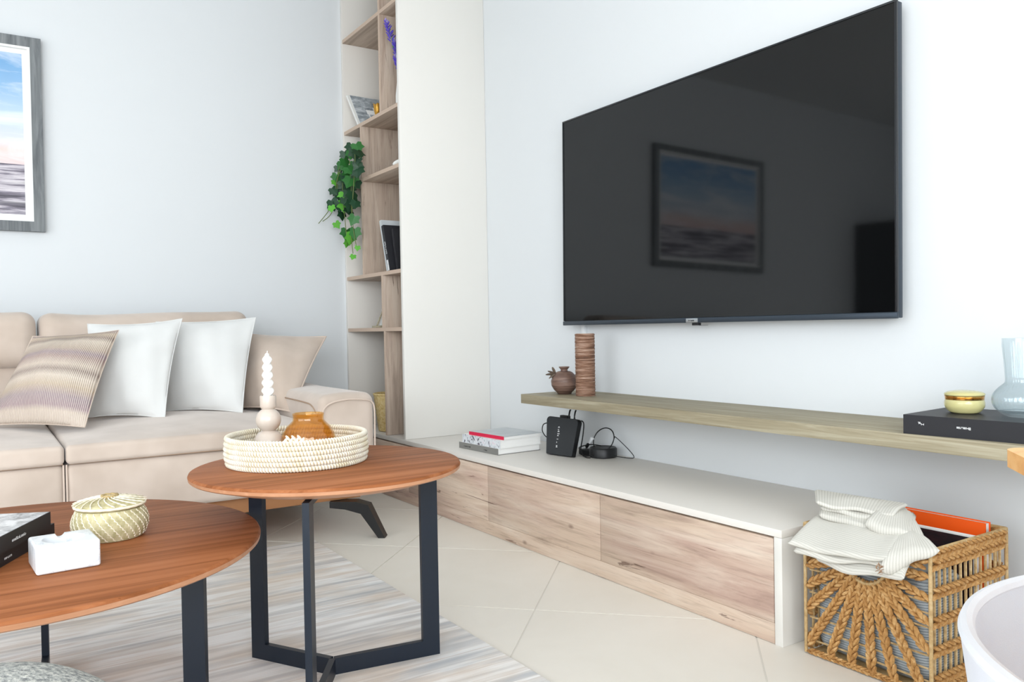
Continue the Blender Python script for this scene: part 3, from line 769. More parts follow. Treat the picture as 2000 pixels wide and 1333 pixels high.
# marble ashtray
ac = Vector((-1.985, -2.398, LH)); aw, ad, ah = .104, .104, .050
MA = Matrix.Translation(ac) @ Matrix.Rotation(math.radians(4), 4, 'Z')
def tmp(mb):
    me = mb.mesh('t', (0, 0, 0), False); o = bpy.data.objects.new('t', me); col.objects.link(o); return o
blk = tmp(MB().soft((0, 0, ah/2+.0004), (aw, ad, ah), .005, 3, 1))
cut = [tmp(MB().lathe([(.001, .016), (.030, .016), (.035, .022), (.036, .08), (.001, .08)], (0, 0, 0), 48))]
for rz, sx, sy in ((0, 0, 1),):
    mb = MB(); pts = [(sx*ad/2+.03*t_*abs(sx), sy*ad/2+.03*t_*abs(sy), ah+.002) for t_ in (-1, 1)]
    mb.tube(pts, .0085, 16); cut.append(tmp(mb))
for c_ in cut:
    md = blk.modifiers.new('b', 'BOOLEAN'); md.operation = 'DIFFERENCE'; md.object = c_; md.solver = 'EXACT'
bpy.context.view_layer.update()
me = bpy.data.meshes.new_from_object(blk.evaluated_get(bpy.context.evaluated_depsgraph_get()))
for c_ in cut+[blk]: bpy.data.objects.remove(c_, do_unlink=True)
me.name = 'ashtray'; me.polygons.foreach_set('use_smooth', [True]*len(me.polygons)); me.set_sharp_from_angle(angle=math.radians(35))
me.materials.clear(); me.materials.append(M['marble'])
o = bpy.data.objects.new('ashtray', me); col.objects.link(o); o.matrix_world = MA; ORG[o.name] = ac
tag(o, 'square white marble ashtray with notched rim at the front of the lower table', 'ashtray')

# two black books on the lower table
def book(name, label, C0, dl, ln, wd, h, cov, page, spine=None, cat='book', top=None, group=None, text=None, closed_side='spine'):
    """C0: lower corner at the spine; dl: spine direction; the cover opens to the left of dl x up"""
    dl = Vector(dl).normalized(); dw = Vector((dl.y, -dl.x, 0)); C0 = Vector(C0); ct = .0022
    t = thing(name, label, cat, tuple(C0), group)
    def slab(a, b, z0, z1, w0, w1):
        mb = MB(); P0 = C0+dl*a+dw*w0; P1 = C0+dl*b+dw*w0; P2 = C0+dl*b+dw*w1; P3 = C0+dl*a+dw*w1
        vs = [Vector((q.x, q.y, C0.z+z0)) for q in (P0, P1, P2, P3)]+[Vector((q.x, q.y, C0.z+z1)) for q in (P0, P1, P2, P3)]
        mb.add(vs, [(0, 1, 2, 3), (7, 6, 5, 4), (0, 4, 5, 1), (1, 5, 6, 2), (2, 6, 7, 3), (3, 7, 4, 0)]); return mb
    put('cover', slab(0, ln, 0, ct, ct, wd), cov, t, smooth=False)
    put('cover', slab(0, ln, h-ct, h, ct, wd), top or cov, t, smooth=False)
    sp = put('spine', slab(0, ln, 0, h, 0, ct), spine or cov, t, smooth=False)
    put('pages', slab(.003, ln-.003, ct+.0002, h-ct-.0002, ct+.0002, wd-.003), page, t, smooth=False)
    return t, sp, C0, dl, dw
db = Vector((-.44, -.898, 0)).normalized()
b2, sp, *_ = book('book', 'lower closed black book under the monochrome covered one on the lower table', (-1.983, -2.140, LH), db, .30, .23, .028, 'black_book', 'black_book')
mk = MB(); marks(mk, Vector((-1.983, -2.140, LH+.010))+db*.215, -db, (0, 0, 1), .028, .005, 3); put('spine_lettering', mk, 'white_ink', sp, smooth=False)
b1, sp, *_ = book('book', 'upper black spined book with a monochrome photo cover on the lower table', (-1.992, -2.178, LH+.0282), db, .28, .21, .032, 'black_book', 'black_book', top='cover')
mk = MB(); marks(mk, Vector((-1.992, -2.178, LH+.0282+.012))+db*.165, -db, (0, 0, 1), .055, .0055, 4); put('spine_lettering', mk, 'white_ink', sp, smooth=False)

# ------------------------------------------------------------------ books on the low cabinet
dy = (.045, -1, 0)
def stackbook(label, x, y, z, ln, wd, h, top, spine, dl, cov):
    # spine faces the room (-x)
    dl = Vector(dl).normalized(); e = Vector((x, y, z))+dl*ln
    return book('book', label, tuple(e), -dl, ln, wd, h, cov, 'paper', spine=spine, top=top)
t, sp, C0, dl, dw = stackbook('grey spined thick book at the bottom of the three book pile on the cabinet', -.394, -1.070, H, .290, .215, .026, 'paper', 'grey_spine', dy, 'grey_spine')
mk = MB(); marks(mk, C0+dl*.10+Vector((0, 0, .009)), -dl, (0, 0, 1), .024, .007, 6); marks(mk, C0+dl*.25+Vector((0, 0, .010)), -dl, (0, 0, 1), .05, .005, 8); put('spine_lettering', mk, 'dark_ink', sp, smooth=False)
stackbook('pale book with ink drawings on its spine in the middle of the cabinet pile', -.386, -1.085, H+.0262, .280, .21, .034, 'paper', 'drawing', dy, 'paper')
t, sp, C0, dl, dw = stackbook('thin grey magazine with a red spine on top of the cabinet pile', -.376, -1.125, H+.0604, .245, .20, .014, 'magazine', 'red_spine', (.07, -1, 0), 'paper')

# ------------------------------------------------------------------ router, cables, adapter
r = thing('router', 'black upright router leaning beside the book pile', 'router', (-.20, -1.52, H))
Q = [Vector(q) for q in ((-.222, -1.452, H+.0045), (-.193, -1.603, H+.0045), (-.168, -1.632, H+.152), (-.190, -1.428, H+.155))]
Q[3] = Vector((-.192, -1.437, H+.152)); Q[2] = Vector((-.164, -1.610, H+.149))
def bil(u, v): return (Q[0]*(1-u)+Q[1]*u)*(1-v)+(Q[3]*(1-u)+Q[2]*u)*v
nn = (Q[1]-Q[0]).cross(Q[3]-Q[0]).normalized()
if nn.x > 0: nn = -nn
def rq(P): return bil(P.x, P.z)-nn*P.y
out = []; rc = .10
for cx, cz, a0 in ((rc, .02, 180), (1-rc*.4, .02, 270), (1-rc, 1-rc, 0), (rc, 1-rc, 90)):
    rr_ = rc if cz > .5 else .02
    for q in range(6):
        a = math.radians(a0+90*q/5); out.append((min(1, max(0, cx+rr_*math.cos(a))), min(1, max(0, cz+rr_*math.sin(a)))))
def shell(y0, y1, inset=0):
    mb = MB(); n_ = len(out); pl = [(.5+(x-.5)*(1-inset), .5+(z-.5)*(1-inset)) for x, z in out]
    vs = [rq(Vector((x, y0, z))) for x, z in pl]+[rq(Vector((x, y1, z))) for x, z in pl]
    mb.add(vs, [tuple(range(n_)), tuple(reversed(range(n_, 2*n_)))]+[((i+1) % n_, i, n_+i, n_+(i+1) % n_) for i in range(n_)]); return mb
put('body', shell(.003, .022), 'black', r, smooth=True, ang=30)
fp = put('front_plate', shell(0, .0028, .02), 'router', r, smooth=True, ang=30)
mk = MB(); ud = (Q[1]-Q[0]).normalized(); vd = (Q[3]-Q[0]).normalized()
for k, (vv, wdt) in enumerate(((.72, .009), (.665, .007), (.61, .010), (.555, .012), (.50, .008), (.41, .008), (.32, .004), (.24, .007), (.20, .008))):
    o_ = bil(.40, vv)+nn*.0004; rnd = random.Random(k)
    mk.quadslab(o_, o_+ud*wdt, o_+ud*wdt+vd*.0022, o_+vd*.0022, .0004)
    if k % 2 == 0: o2 = o_+vd*.0034+ud*wdt*.3; mk.quadslab(o2, o2+ud*wdt*.5, o2+ud*wdt*.5+vd*.0018, o2+vd*.0018, .0004)
put('indicator_icons', mk, 'white_ink', fp, smooth=False)
mb = MB(); tp = bil(.5, 1)-nn*.016
put('plug_block', MB().soft(tuple(tp+Vector((0, 0, .004))), (.018, .05, .014), .003), 'black', r)
for u0 in (.66, .83):
    a = bil(u0, 1)-nn*.012
    put('cable', MB().tube(spl([a-Vector((0, 0, .004)), a+Vector((-.002, .002, .012)), a+Vector((.004, .004, .030)), a+Vector((.022, .022, .030)), a+Vector((.050, .066, .010)), a+Vector((.080, .120, -.05)), a+Vector((.10, .15, -.13))]), .0026, 6), 'cable', r)
a = bil(0, .8)-nn*.015
put('cable', MB().tube(spl([a+Vector((0, 0, .004)), a+Vector((-.012, .020, -.004)), a+Vector((-.014, .026, -.03)), a+Vector((-.008, .012, -.052)), a+Vector((.004, .0, -.060))]), .0022, 6), 'cable', r)
a = bil(1, .93)-nn*.018
put('cable', MB().tube(spl([a+Vector((0, 0, .008)), a+Vector((.004, -.010, -.004)), a+Vector((.002, -.006, -.05)), a+Vector((.002, .008, -.10)), a+Vector((.006, .010, -.128))]), .0026, 6), 'cable', r)

pc = Vector((-.082, -1.655, H))
t = thing('power_adapter', 'round black puck adapter with coiled cable right of the router', 'adapter', tuple(pc))
put('puck', MB().lathe([(.001, .0006), (.050, .0006), (.054, .004), (.054, .034), (.050, .039), (.042, .037), (.001, .036)], tuple(pc), 36), 'black', t)
def loop(c, r, ax, ay, n_=36, turns=1, lift=0):
    ax = Vector(ax); ay = Vector(ay); return [Vector(c)+ax*r*math.cos(2*PI*turns*k/n_)+ay*r*math.sin(2*PI*turns*k/n_)+Vector((lift*k/n_, 0, 0)) for k in range(n_)]
put('cable_loop', MB().tube(loop((-.070, -1.645, H+.066), .047, (.25, -.97, 0), (.35, 0, .94)), .0022, 6, True), 'cable', t)
put('cable', MB().tube(spl([(-.10, -1.70, H+.012), (-.075, -1.73, H+.010), (-.045, -1.775, H+.006), (-.028, -1.772, H+.012), (-.035, -1.74, H+.042), (-.05, -1.695, H+.078), (-.052, -1.688, H+.074), (-.07, -1.69, H+.045)]), .0016, 6), 'cable', t)
put('cable', MB().tube(spl([(-.137, -1.66, H+.012), (-.150, -1.62, H+.006), (-.13, -1.58, H+.016), (-.12, -1.555, H+.030), (-.10, -1.60, H+.044), (-.08, -1.64, H+.042)]), .0022, 6), 'cable', t)
put('cable', MB().tube(spl([(-.15, -1.66, H+.004), (-.152, -1.63, H+.004), (-.135, -1.585, H+.022), (-.125, -1.560, H+.03)]), .0018, 6), 'cable', t)
put('cable_tangle', MB().soft((-.098, -1.585, H+.012), (.045, .075, .022), .008, 2), 'cable', t)
pl_ = thing('cable_plug', 'small white plug on a cable between the router and the black puck', 'plug', (-.09, -1.585, H+.024))
put('body', MB().soft((0, 0, 0), (.013, .012, .030), .003, 2, mt=Matrix.Translation((-.088, -1.590, H+.058)) @ Matrix.Rotation(math.radians(38), 4, 'X')), 'white_plastic', pl_)
put('collar', MB().soft((0, 0, 0), (.011, .010, .020), .003, 2, mt=Matrix.Translation((-.092, -1.570, H+.036)) @ Matrix.Rotation(math.radians(38), 4, 'X')), 'black', pl_)
put('cable', MB().tube(spl([(-.092, -1.566, H+.030), (-.093, -1.560, H+.020), (-.094, -1.57, H+.010)]), .0018, 6), 'cable', pl_)

# ------------------------------------------------------------------ on the floating shelf
ZS = .5337
bc = (-.165, -1.522)
t = thing('ball_vase', 'small brown ceramic ball vase with leaf ornament at the shelf end', 'vase', (bc[0], bc[1], ZS))
put('body', MB().lathe([(.001, 0), (.026, 0)]+[(.0525*math.sin(q)*(1+.012*math.sin(16*q)), .0475-.0485*math.cos(q)) for q in [PI*(.22+.63*k/22) for k in range(23)]]+[(.0145, .090), (.0135, .097), (.0185, .103), (.0215, .106), (.0205, .109), (.012, .1085), (.010, .10), (.001, .098)], (bc[0], bc[1], ZS), 40), 'bronze', t, ang=60)
mb = MB(); o_ = Vector((bc[0]-.026, bc[1]+.024, ZS+.082))
for k, (dx, dyy, dz, L_) in enumerate(((-.5, .85, -.15, .024), (.1, .9, -.55, .020), (-.8, -.1, -.45, .022), (-.3, .3, .9, .016), (-.75, .55, .3, .018))):
    v = Vector((dx, dyy, dz)).normalized(); w_ = v.cross(Vector((.3, .2, 1))).normalized(); mb.ellip(o_+v*L_*.8, (v*L_, w_*.012, v.cross(w_)*.003), 8, 6)
put('leaf_ornament', mb, 'bronze_leaf', t)
cc = (-.160, -1.650)
rc_ = lambda k: .0378+.0009*math.sin(k*2.3)+.0007*math.sin(k*5.1)
prof = [(.001, 0)]+[(rc_(k), .0005+.238*k/90) for k in range(91)]+[(.034, .2390), (.001, .2392)]
t = thing('twig_cylinder', 'tall brown cylinder wound with fine twigs next to the ball vase', 'candle', (cc[0], cc[1], ZS))
put('winding', MB().lathe(prof, (cc[0], cc[1], ZS), 40), 'twig', t, ang=50)
put('top_disc', MB().lathe([(.001, .2393), (.0345, .2393), (.0345, .2402), (.001, .2402)], (cc[0], cc[1], ZS), 32), 'cush_beige', t)

dsb = Vector((.085, -1, 0)).normalized()
ln = .36; E0 = Vector((-.288, -3.012, ZS))+dsb*ln
t, sp, C0, dl, dw = book('book', 'thick black book lying on the right end of the floating shelf', tuple(E0), -dsb, ln, .235, .045, 'black_book', 'black_book')
mk = MB(); oo = E0-dsb*ln-dw*.0001
marks(mk, oo+dsb*.150+Vector((0, 0, .026)), -dsb, (0, 0, -1), .018, .006, 12, .15); marks(mk, oo+dsb*.130+Vector((0, 0, .026)), -dsb, (0, 0, -1), .010, .006, 14, .15)
marks(mk, oo+dsb*.048+Vector((0, 0, .027)), -dsb, (0, 0, -1), .006, .006, 15, .1); marks(mk, oo+dsb*.040+Vector((0, 0, .030)), -dsb, (0, 0, -1), .004, .005, 16, .1)
put('spine_lettering', mk, 'white_ink', sp, smooth=False)
ZB = ZS+.0452
gc = (-.160, -3.088)
t = thing('lidded_bowl', 'small pale yellow glass bowl with gold band and lid on the black book', 'bowl', (gc[0], gc[1], ZB))
put('bowl', MB().lathe([(.001, 0), (.026, 0)]+[(q.x, q.y) for q in spl([(.028, .0005, 0), (.034, .004, 0), (.0415, .014, 0), (.043, .024, 0), (.0415, .031, 0), (.0405, .0322, 0)], 5)]+[(.001, .0322)], (gc[0], gc[1], ZB), 40), 'lemon_glass', t)
put('gold_band', MB().lathe([(.0395, .0322), (.0415, .0325), (.042, .036), (.0408, .0372), (.0425, .0385), (.0425, .041), (.041, .042), (.0395, .042)], (gc[0], gc[1], ZB), 40), 'gold', t)
put('lid', MB().lathe([(.001, .0422), (.0425, .0422), (.0435, .0445), (.0425, .047), (.036, .0505), (.022, .053), (.001, .054)], (gc[0], gc[1], ZB), 40), 'lemon_glass', t)
kc = (-.150, -3.212)
po = [(.030, 0), (.042, .006), (.0555, .020), (.0605, .036), (.057, .052), (.046, .066), (.036, .075), (.0335, .082), (.034, .095), (.0365, .130), (.040, .168), (.0405, .176)]
po = [(q.x, q.y) for q in spl([(r, z, 0) for r, z in po], 5)]
pi2 = [(r-.0022, z if z > .01 else z+.005) for r, z in reversed(po)]
solo('glass_carafe', MB().lathe([(.001, 0)]+po+[(.0394, .177)]+pi2+[(.001, .0055)], (kc[0], kc[1], ZB), 200, rib=lambda a, z: 1+(.014 if .012 < z < .165 else .002)*math.cos(40*a)), 'clear_glass', 'ribbed clear glass carafe standing on the black book', 'carafe', ang=70)

# ------------------------------------------------------------------ things in the bookcase
zsB = zB+th+.0003
# leaning photo panel, top shelf left
t = thing('photo_panel', 'grey landscape photo block leaning on the upper left shelf', 'picture', (-.36, -.13, zsB))
a, b_, c_, d_ = Vector((-.428, -.150, zsB)), Vector((-.190, -.150, zsB)), Vector((-.205, -.075, zsB+.180)), Vector((-.470, -.085, zsB+.180))
MBq = MB().quadslab(a, b_, c_, d_, .014); put('block', MBq, 'pot', t, smooth=False)
nq = (b_-a).cross(d_-a).normalized()
put('photo', MB().quadslab(a+(b_-a)*.05+nq*.0012, b_+nq*.0012, c_+nq*.0012, d_+(c_-d_)*.06+nq*.0012, .001), 'photo', t, smooth=False)
mb = MB(); o_ = a+(b_-a)*.36+(d_-a)*.26+nq*.0018
hu = (b_-a).normalized(); hv = (d_-a).normalized()
for (x, z, w_, h_) in ((-.01, .040, .052, .026), (-.004, .004, .006, .036), (.028, .004, .006, .036), (.034, .056, .012, .028), (.044, .070, .018, .010)):
    mb.quadslab(o_+hu*x+hv*z, o_+hu*(x+w_)+hv*z, o_+hu*(x+w_)+hv*(z+h_), o_+hu*x+hv*(z+h_), .0005)
put('pale_figure', mb, 'mat_white', t, smooth=False)
t = thing('gold_ornament', 'small gold leaf ornament beside the leaning photo block', 'ornament', (-.435, -.395, zsB))
mb = MB()
for k in range(11):
    a_ = k*.6; mb.ellip((-.435+.018*math.cos(a_), -.395+.018*math.sin(a_), zsB+.032+.004*(k % 3)), ((.006*math.cos(a_), .006*math.sin(a_), .028), (-.012*math.sin(a_), .012*math.cos(a_), 0), (.004, .004, 0)))
put('leaves', mb, 'gold_dec', t)
put('foot', MB().lathe([(.001, 0), (.022, 0), (.020, .006), (.001, .007)], (-.435, -.395, zsB), 20), 'gold_dec', t)
# white vase with lavender, top shelf right
vz = (-.395, -.592)
t = thing('white_vase', 'slim white vase on the upper right shelf half hidden by the side panel', 'vase', (vz[0], vz[1], zsB))
put('body', MB().lathe([(.001, 0), (.030, 0), (.034, .01), (.034, .06), (.027, .12), (.020, .16), (.021, .170), (.017, .170), (.017, .15), (.001, .14)], (vz[0], vz[1], zsB), 28), 'pot', t)
t = thing('lavender_sprig', 'purple lavender stems standing in the slim white vase', 'flowers', (vz[0], vz[1], zsB+.141))
for k, tip in enumerate((Vector((-.462, -.572, 2.252)), Vector((-.430, -.588, 2.160)), Vector((-.428, -.590, 2.085)))):
    base = Vector((vz[0], vz[1], zsB+.141)); mid = base*.5+tip*.5+Vector((.006, 0, 0))
    put('stem', MB().tube([base, mid, tip], .0018, 5), 'green_stem', t)
    mb = MB(); Lf = .085 if k == 0 else .055
    ax = (tip-mid).normalized()
    for q in range(26):
        f = q/25; a_ = q*2.4; rad = .021*(1-f*.5); c0 = tip-ax*Lf*(1-f)+Vector((math.cos(a_), math.sin(a_), .0))*rad*.7
        mb.ellip(c0, (Vector((math.cos(a_)*.009, math.sin(a_)*.009, .010)), (.0045, 0, 0), (0, .0045, 0)), 5, 3)
    put('flower_spike', mb, 'purple', t)
    mb = MB()
    for q in range(7): mb.ellip(tip+Vector((random.uniform(-.008, .008), random.uniform(-.008, .008), .004+q*.002)), ((0, 0, .007), (.003, 0, 0), (0, .003, 0)), 5, 3)
    put('flower_tip', mb, 'violet', t)
    l0 = tip-ax*(Lf+.004); w_ = Vector((.7, -.2, -.6))
    put('leaf', MB().ellip(l0+Vector((.004, 0, -.014)), ((.004, .004, .020), (.007, 0, 0), (0, .002, 0)), 6, 4), 'green_stem', t)
# white shell
zsC = zC_+th+.0003
mb = MB().ellip((-.432, -.612, zsC+.018), ((.020, -.026, .008), (.014, .010, 0), (0, 0, .013)), 10, 8).ellip((-.425, -.640, zsC+.018), ((.018, -.02, .002), (.012, .010, 0), (0, 0, .015)), 10, 8)
solo('white_shell', mb, 'pot', 'small white shell on the shelf right of the ivy', 'shell')
# books on shelf D
zsD = zD+th+.0004
def standing(label, x0, x1, yb, yt, ybk, h, thick, cov, spine, text=None):
    """book standing on the shelf, spine towards -x, cover face towards -y, leaning"""
    t = thing('book', label, 'book', ((x0+x1)/2, yb, zsD))
    lean_ = (yt-yb); n_ = 1
    a, b_, c_, d_ = Vector((x0, yb, zsD)), Vector((x1, yb, zsD)), Vector((x1-.012, yt, zsD+h)), Vector((x0-.012, yt, zsD+h))
    put('cover', MB().quadslab(a, b_, c_, d_, .002), cov, t, smooth=False)
    nq = (b_-a).cross(d_-a).normalized(); off = -nq*(thick-.002); sh = Vector((0, 0, -min(0, (off).z)))
    lf = Vector((0, 0, abs(off.z)))*0
    put('cover', MB().quadslab(a+off+Vector((0, 0, .0)), b_+off, c_+off, d_+off, .002), cov, t, smooth=False)
    put('pages', MB().quadslab(a-nq*.0022+Vector((.004, 0, .003)), b_-nq*.0022+Vector((-.003, 0, .003)), c_-nq*.0022+Vector((-.003, 0, -.003)), d_-nq*.0022+Vector((.004, 0, -.003)), thick-.0046), 'paper', t, smooth=False)
    sp = put('spine', MB().add([a, d_, d_-nq*thick, a-nq*thick]+[q+Vector((-.0022, 0, 0)) for q in (a, d_, d_-nq*thick, a-nq*thick)], [(0, 1, 2, 3), (7, 6, 5, 4), (0, 4, 5, 1), (1, 5, 6, 2), (2, 6, 7, 3), (3, 7, 4, 0)]), spine, t, smooth=False)
    return t, sp, a, d_, nq
t, sp, a, d_, nq = standing('tall pale grey book standing behind the black books on the middle shelf', -.452, -.215, -.520, -.470, 0, .250, .020, 'magazine', 'magazine')
mk = MB(); marks(mk, d_+Vector((.085, 0, -.030))+nq*.0004, (1, 0, 0), (d_-a).normalized(), .06, .018, 21, .3); put('cover_lettering', mk, 'dark_ink', t, smooth=False)
t, sp, a, d_, nq = standing('black hardback with white marks on its spine on the middle shelf', -.456, -.225, -.548, -.505, 0, .222, .024, 'black_book', 'black_book')
mk = MB(); uu = (d_-a).normalized()
for f, hh in ((.02, .030), (.16, .020)): 
    o_ = a+uu*(.22*f)-nq*.005+Vector((-.0026, 0, 0)); mk.quadslab(o_, o_-nq*.014, o_-nq*.014+uu*hh, o_+uu*hh, .0004)
marks(mk, a+uu*.085-nq*.004+Vector((-.0028, 0, 0)), uu, -nq, .06, .012, 22)
put('spine_lettering', mk, 'white_ink', sp, smooth=False)
t, sp, a, d_, nq = standing('glossy black slim book at the front of the middle shelf', -.430, -.235, -.580, -.556, 0, .200, .018, 'black_book', 'black_book')
mk = MB(); marks(mk, a+Vector((.03, 0, .014))+nq*.0006, (1, 0, .5), (0, 0, 1), .014, .010, 23, .0); put('cover_mark', mk, 'white_ink', t, smooth=False)
# small wooden easel frame on shelf E
zsE = zE+th+.0003
t = thing('small_frame', 'small light wood stand frame on the lower left shelf', 'frame', (-.42, -.36, zsE))
put('foot', MB().box((-.465, -.385, zsE), (-.36, -.335, zsE+.010), .001), 'shelf_oak', t)
put('leg', MB().tube([(-.448, -.36, zsE+.010), (-.405, -.355, zsE+.105)], .004, 6), 'shelf_oak', t)
put('card', MB().quadslab((-.435, -.362, zsE+.012), (-.345, -.362, zsE+.012), (-.345, -.345, zsE+.10), (-.395, -.345, zsE+.10), .002), 'pot', t, smooth=False)
# yellow woven bin on the bottom
zs0 = H+.0006
t = thing('woven_bin', 'yellow woven straw bin on the bottom of the bookcase', 'basket', (-.33, -.33, zs0))
bcx, bcy = -.345, -.325
bf = lambda z: .082+.022*z/.185
prof = [(.001, .002), (bf(0)-.002, .002)]+[(bf(.185*k/22)*(1+.010*(k % 2)), .002+.183*k/22) for k in range(23)]+[(bf(.185)-.006, .185), (bf(0)-.008, .010), (.001, .010)]
put('wall', MB().lathe(prof, (bcx, bcy, zs0), 36, rib=lambda a, z: 1+.022*math.cos(16*a)*(1 if int(z/.0166) % 2 else -1)), 'yellow_weave', t, ang=30)
put('rim', MB().tube([(bcx+bf(.185)*math.cos(2*PI*k/36), bcy+bf(.185)*math.sin(2*PI*k/36), zs0+.187) for k in range(36)], .005, 6, True), 'yellow_weave', t)

# ------------------------------------------------------------------ trailing ivy
pv = (-.375, -.125)
t = thing('ivy_plant', 'green trailing ivy hanging from a shelf over the bookcase front', 'plant', (pv[0], pv[1], zsC))
put('pot', MB().lathe([(.001, 0), (.036, 0), (.048, .085), (.050, .095), (.045, .095), (.043, .08), (.001, .078)], (pv[0], pv[1], zsC), 28), 'pot', t)
IVY = [(-0.507, -0.216, 1.733), (-0.516, -0.314, 1.716), (-0.511, -0.281, 1.694), (-0.518, -0.241, 1.694), (-0.519, -0.316, 1.643), (-0.502, -0.237, 1.645), (-0.518, -0.112, 1.665), (-0.522, -0.082, 1.648), (-0.53, -0.17, 1.639), (-0.547, -0.112, 1.595), (-0.514, -0.089, 1.609), (-0.519, -0.201, 1.612), (-0.505, -0.223, 1.617), (-0.56, -0.113, 1.568), (-0.563, -0.107, 1.527), (-0.526, -0.073, 1.535), (-0.523, -0.148, 1.554), (-0.518, -0.213, 1.552), (-0.509, -0.251, 1.576), (-0.501, -0.249, 1.547), (-0.567, -0.094, 1.462), (-0.579, -0.114, 1.435), (-0.521, -0.16, 1.485), (-0.528, -0.235, 1.496), (-0.538, -0.11, 1.454), (-0.513, -0.118, 1.454), (-0.528, -0.252, 1.435), (-0.526, -0.304, 1.435), (-0.506, -0.077, 1.411), (-0.507, -0.169, 1.418), (-0.529, -0.288, 1.361), (-0.548, -0.101, 1.353), (-0.509, -0.139, 1.309), (-0.515, -0.261, 1.299), (-0.512, -0.153, 1.252), (-0.511, -0.283, 1.217), (-0.518, -0.241, 1.177), (-0.518, -0.227, 1.277), (-0.527, -0.356, 1.678), (-0.52, -0.336, 1.611), (-0.528, -0.344, 1.587), (-0.526, -0.186, 1.585), (-0.53, -0.115, 1.544), (-0.52, -0.237, 1.526), (-0.522, -0.113, 1.5), (-0.529, -0.275, 1.475), (-.535, -.20, 1.66), (-.54, -.26, 1.61), (-.535, -.17, 1.50), (-.545, -.21, 1.46), (-.54, -.27, 1.55), (-.53, -.19, 1.70)]
SMALL = {13, 21, 31, 34, 35, 36, 10}
lobes = [(0, -.20), (.24, -.40), (.50, -.30), (.47, -.04), (.62, .24), (.36, .32), (0, .78), (-.36, .32), (-.62, .24), (-.47, -.04), (-.50, -.30), (-.24, -.40)]
leafmesh = {}
for nm in ('leaf_dark', 'leaf_mid', 'leaf_light'):
    mb = MB(); vs = [(0, 0, .0)]+[(x, y, -.16*abs(x)+.02-.10*max(0, y)**2) for x, y in lobes]; n_ = len(lobes)
    vs2 = [(x, y, z-.02) for x, y, z in vs]
    mb.add(vs+vs2, [(0, 1+i, 1+(i+1) % n_) for i in range(n_)]+[(n_+1, n_+2+(i+1) % n_, n_+2+i) for i in range(n_)]+[(1+i, n_+2+i, n_+2+(i+1) % n_, 1+(i+1) % n_) for i in range(n_)])
    me = mb.mesh('leaf', (0, 0, 0), False); me.materials.append(M[nm]); leafmesh[nm] = me
rnd = random.Random(11)
og = ORG[t.name]
tocam = (CAM-Vector((-.52, -.2, 1.5))).normalized()
for i, pnt in enumerate(IVY):
    P = Vector(pnt); sz = .054 if i not in SMALL else .032
    sz *= rnd.uniform(.85, 1.2)
    if i in (36,): sz = .030
    nm = 'leaf_light' if i in SMALL or rnd.random() < .14 else ('leaf_mid' if rnd.random() < .38 else 'leaf_dark')
    zax = (tocam+Vector((rnd.uniform(-.6, .6), rnd.uniform(-.6, .6), rnd.uniform(-.2, .8)))).normalized()
    yax = Vector((rnd.uniform(-.6, .6), rnd.uniform(-.6, .6), -1)); yax = (yax-zax*yax.dot(zax)).normalized(); xax = yax.cross(zax)
    o = bpy.data.objects.new('leaf', leafmesh[nm]); col.objects.link(o); o.parent = t
    o.matrix_local = Matrix.Translation(P-og) @ Matrix((xax, yax, zax)).transposed().to_4x4() @ Matrix.Scale(sz, 4)
pot_top = Vector((pv[0], pv[1], zsC+.088))
for path in ([(-.46, -.15, 1.70), (-.52, -.16, 1.66), (-.53, -.15, 1.50), (-.52, -.15, 1.36), (-.51, -.15, 1.25)],
             [(-.46, -.17, 1.71), (-.52, -.23, 1.69), (-.52, -.24, 1.55), (-.525, -.25, 1.42), (-.52, -.26, 1.30), (-.515, -.28, 1.22)],
             [(-.46, -.16, 1.72), (-.52, -.27, 1.73), (-.525, -.31, 1.66), (-.53, -.29, 1.50), (-.52, -.23, 1.30), (-.518, -.24, 1.19)],
             [(-.47, -.12, 1.70), (-.53, -.11, 1.64), (-.545, -.11, 1.52), (-.557, -.085, 1.468), (-.586, -.08, 1.414), (-.636, -.08, 1.353)],
             [(-.47, -.12, 1.70), (-.54, -.12, 1.60), (-.55, -.10, 1.50), (-.543, -.085, 1.469), (-.572, -.08, 1.401), (-.614, -.08, 1.365)]):
    put('stem', MB().tube(spl([pot_top+Vector((0, 0, -.008))]+[Vector(q) for q in path]), .0020, 5), 'stem', t)

# ------------------------------------------------------------------ braided basket
bx0, bx1, by0, by1, bh = -.452, -.135, -3.167, -2.858, .315
t = thing('braided_basket', 'square woven rush basket with sunburst front beside the low cabinet', 'basket', ((bx0+bx1)/2, (by0+by1)/2, 0))
def braid(P0, P1, w_, nrm, seed=0):
    """a plait from P0 to P1, two rows of overlapping lobes, width w_, lying on a face with outward normal nrm"""
    P0, P1, nn = Vector(P0), Vector(P1), Vector(nrm).normalized(); dv = P1-P0; Ln = dv.length; dv.normalize(); sd = dv.cross(nn)
    step = w_*.74; k = max(2, int(Ln/step)); mb = MB(); rnd = random.Random(seed)
    for i in range(k+1):
        for sg in (-1, 1):
            f = (i+(.25 if sg > 0 else -.25))/k*Ln
            if f < -.002 or f > Ln+.002: continue
            c_ = P0+dv*f+sd*sg*w_*.23+nn*rnd.uniform(-.0008, .0012)
            a = (dv*.90-sd*sg*.33).normalized()
            mb.ellip(c_, (a*w_*.62*rnd.uniform(.92, 1.1), a.cross(nn)*w_*.235, nn*w_*.30), 6, 4)
    return mb
sd_ = 0
def addbraid(P0, P1, w_, nrm):
    global sd_; sd_ += 1
    put('braid', braid(P0, P1, w_, nrm, sd_), 'hyacinth', t)
def cord(pts, r_=.0022): put('cord', MB().tube(pts, r_, 5), 'hyac_dark', t)
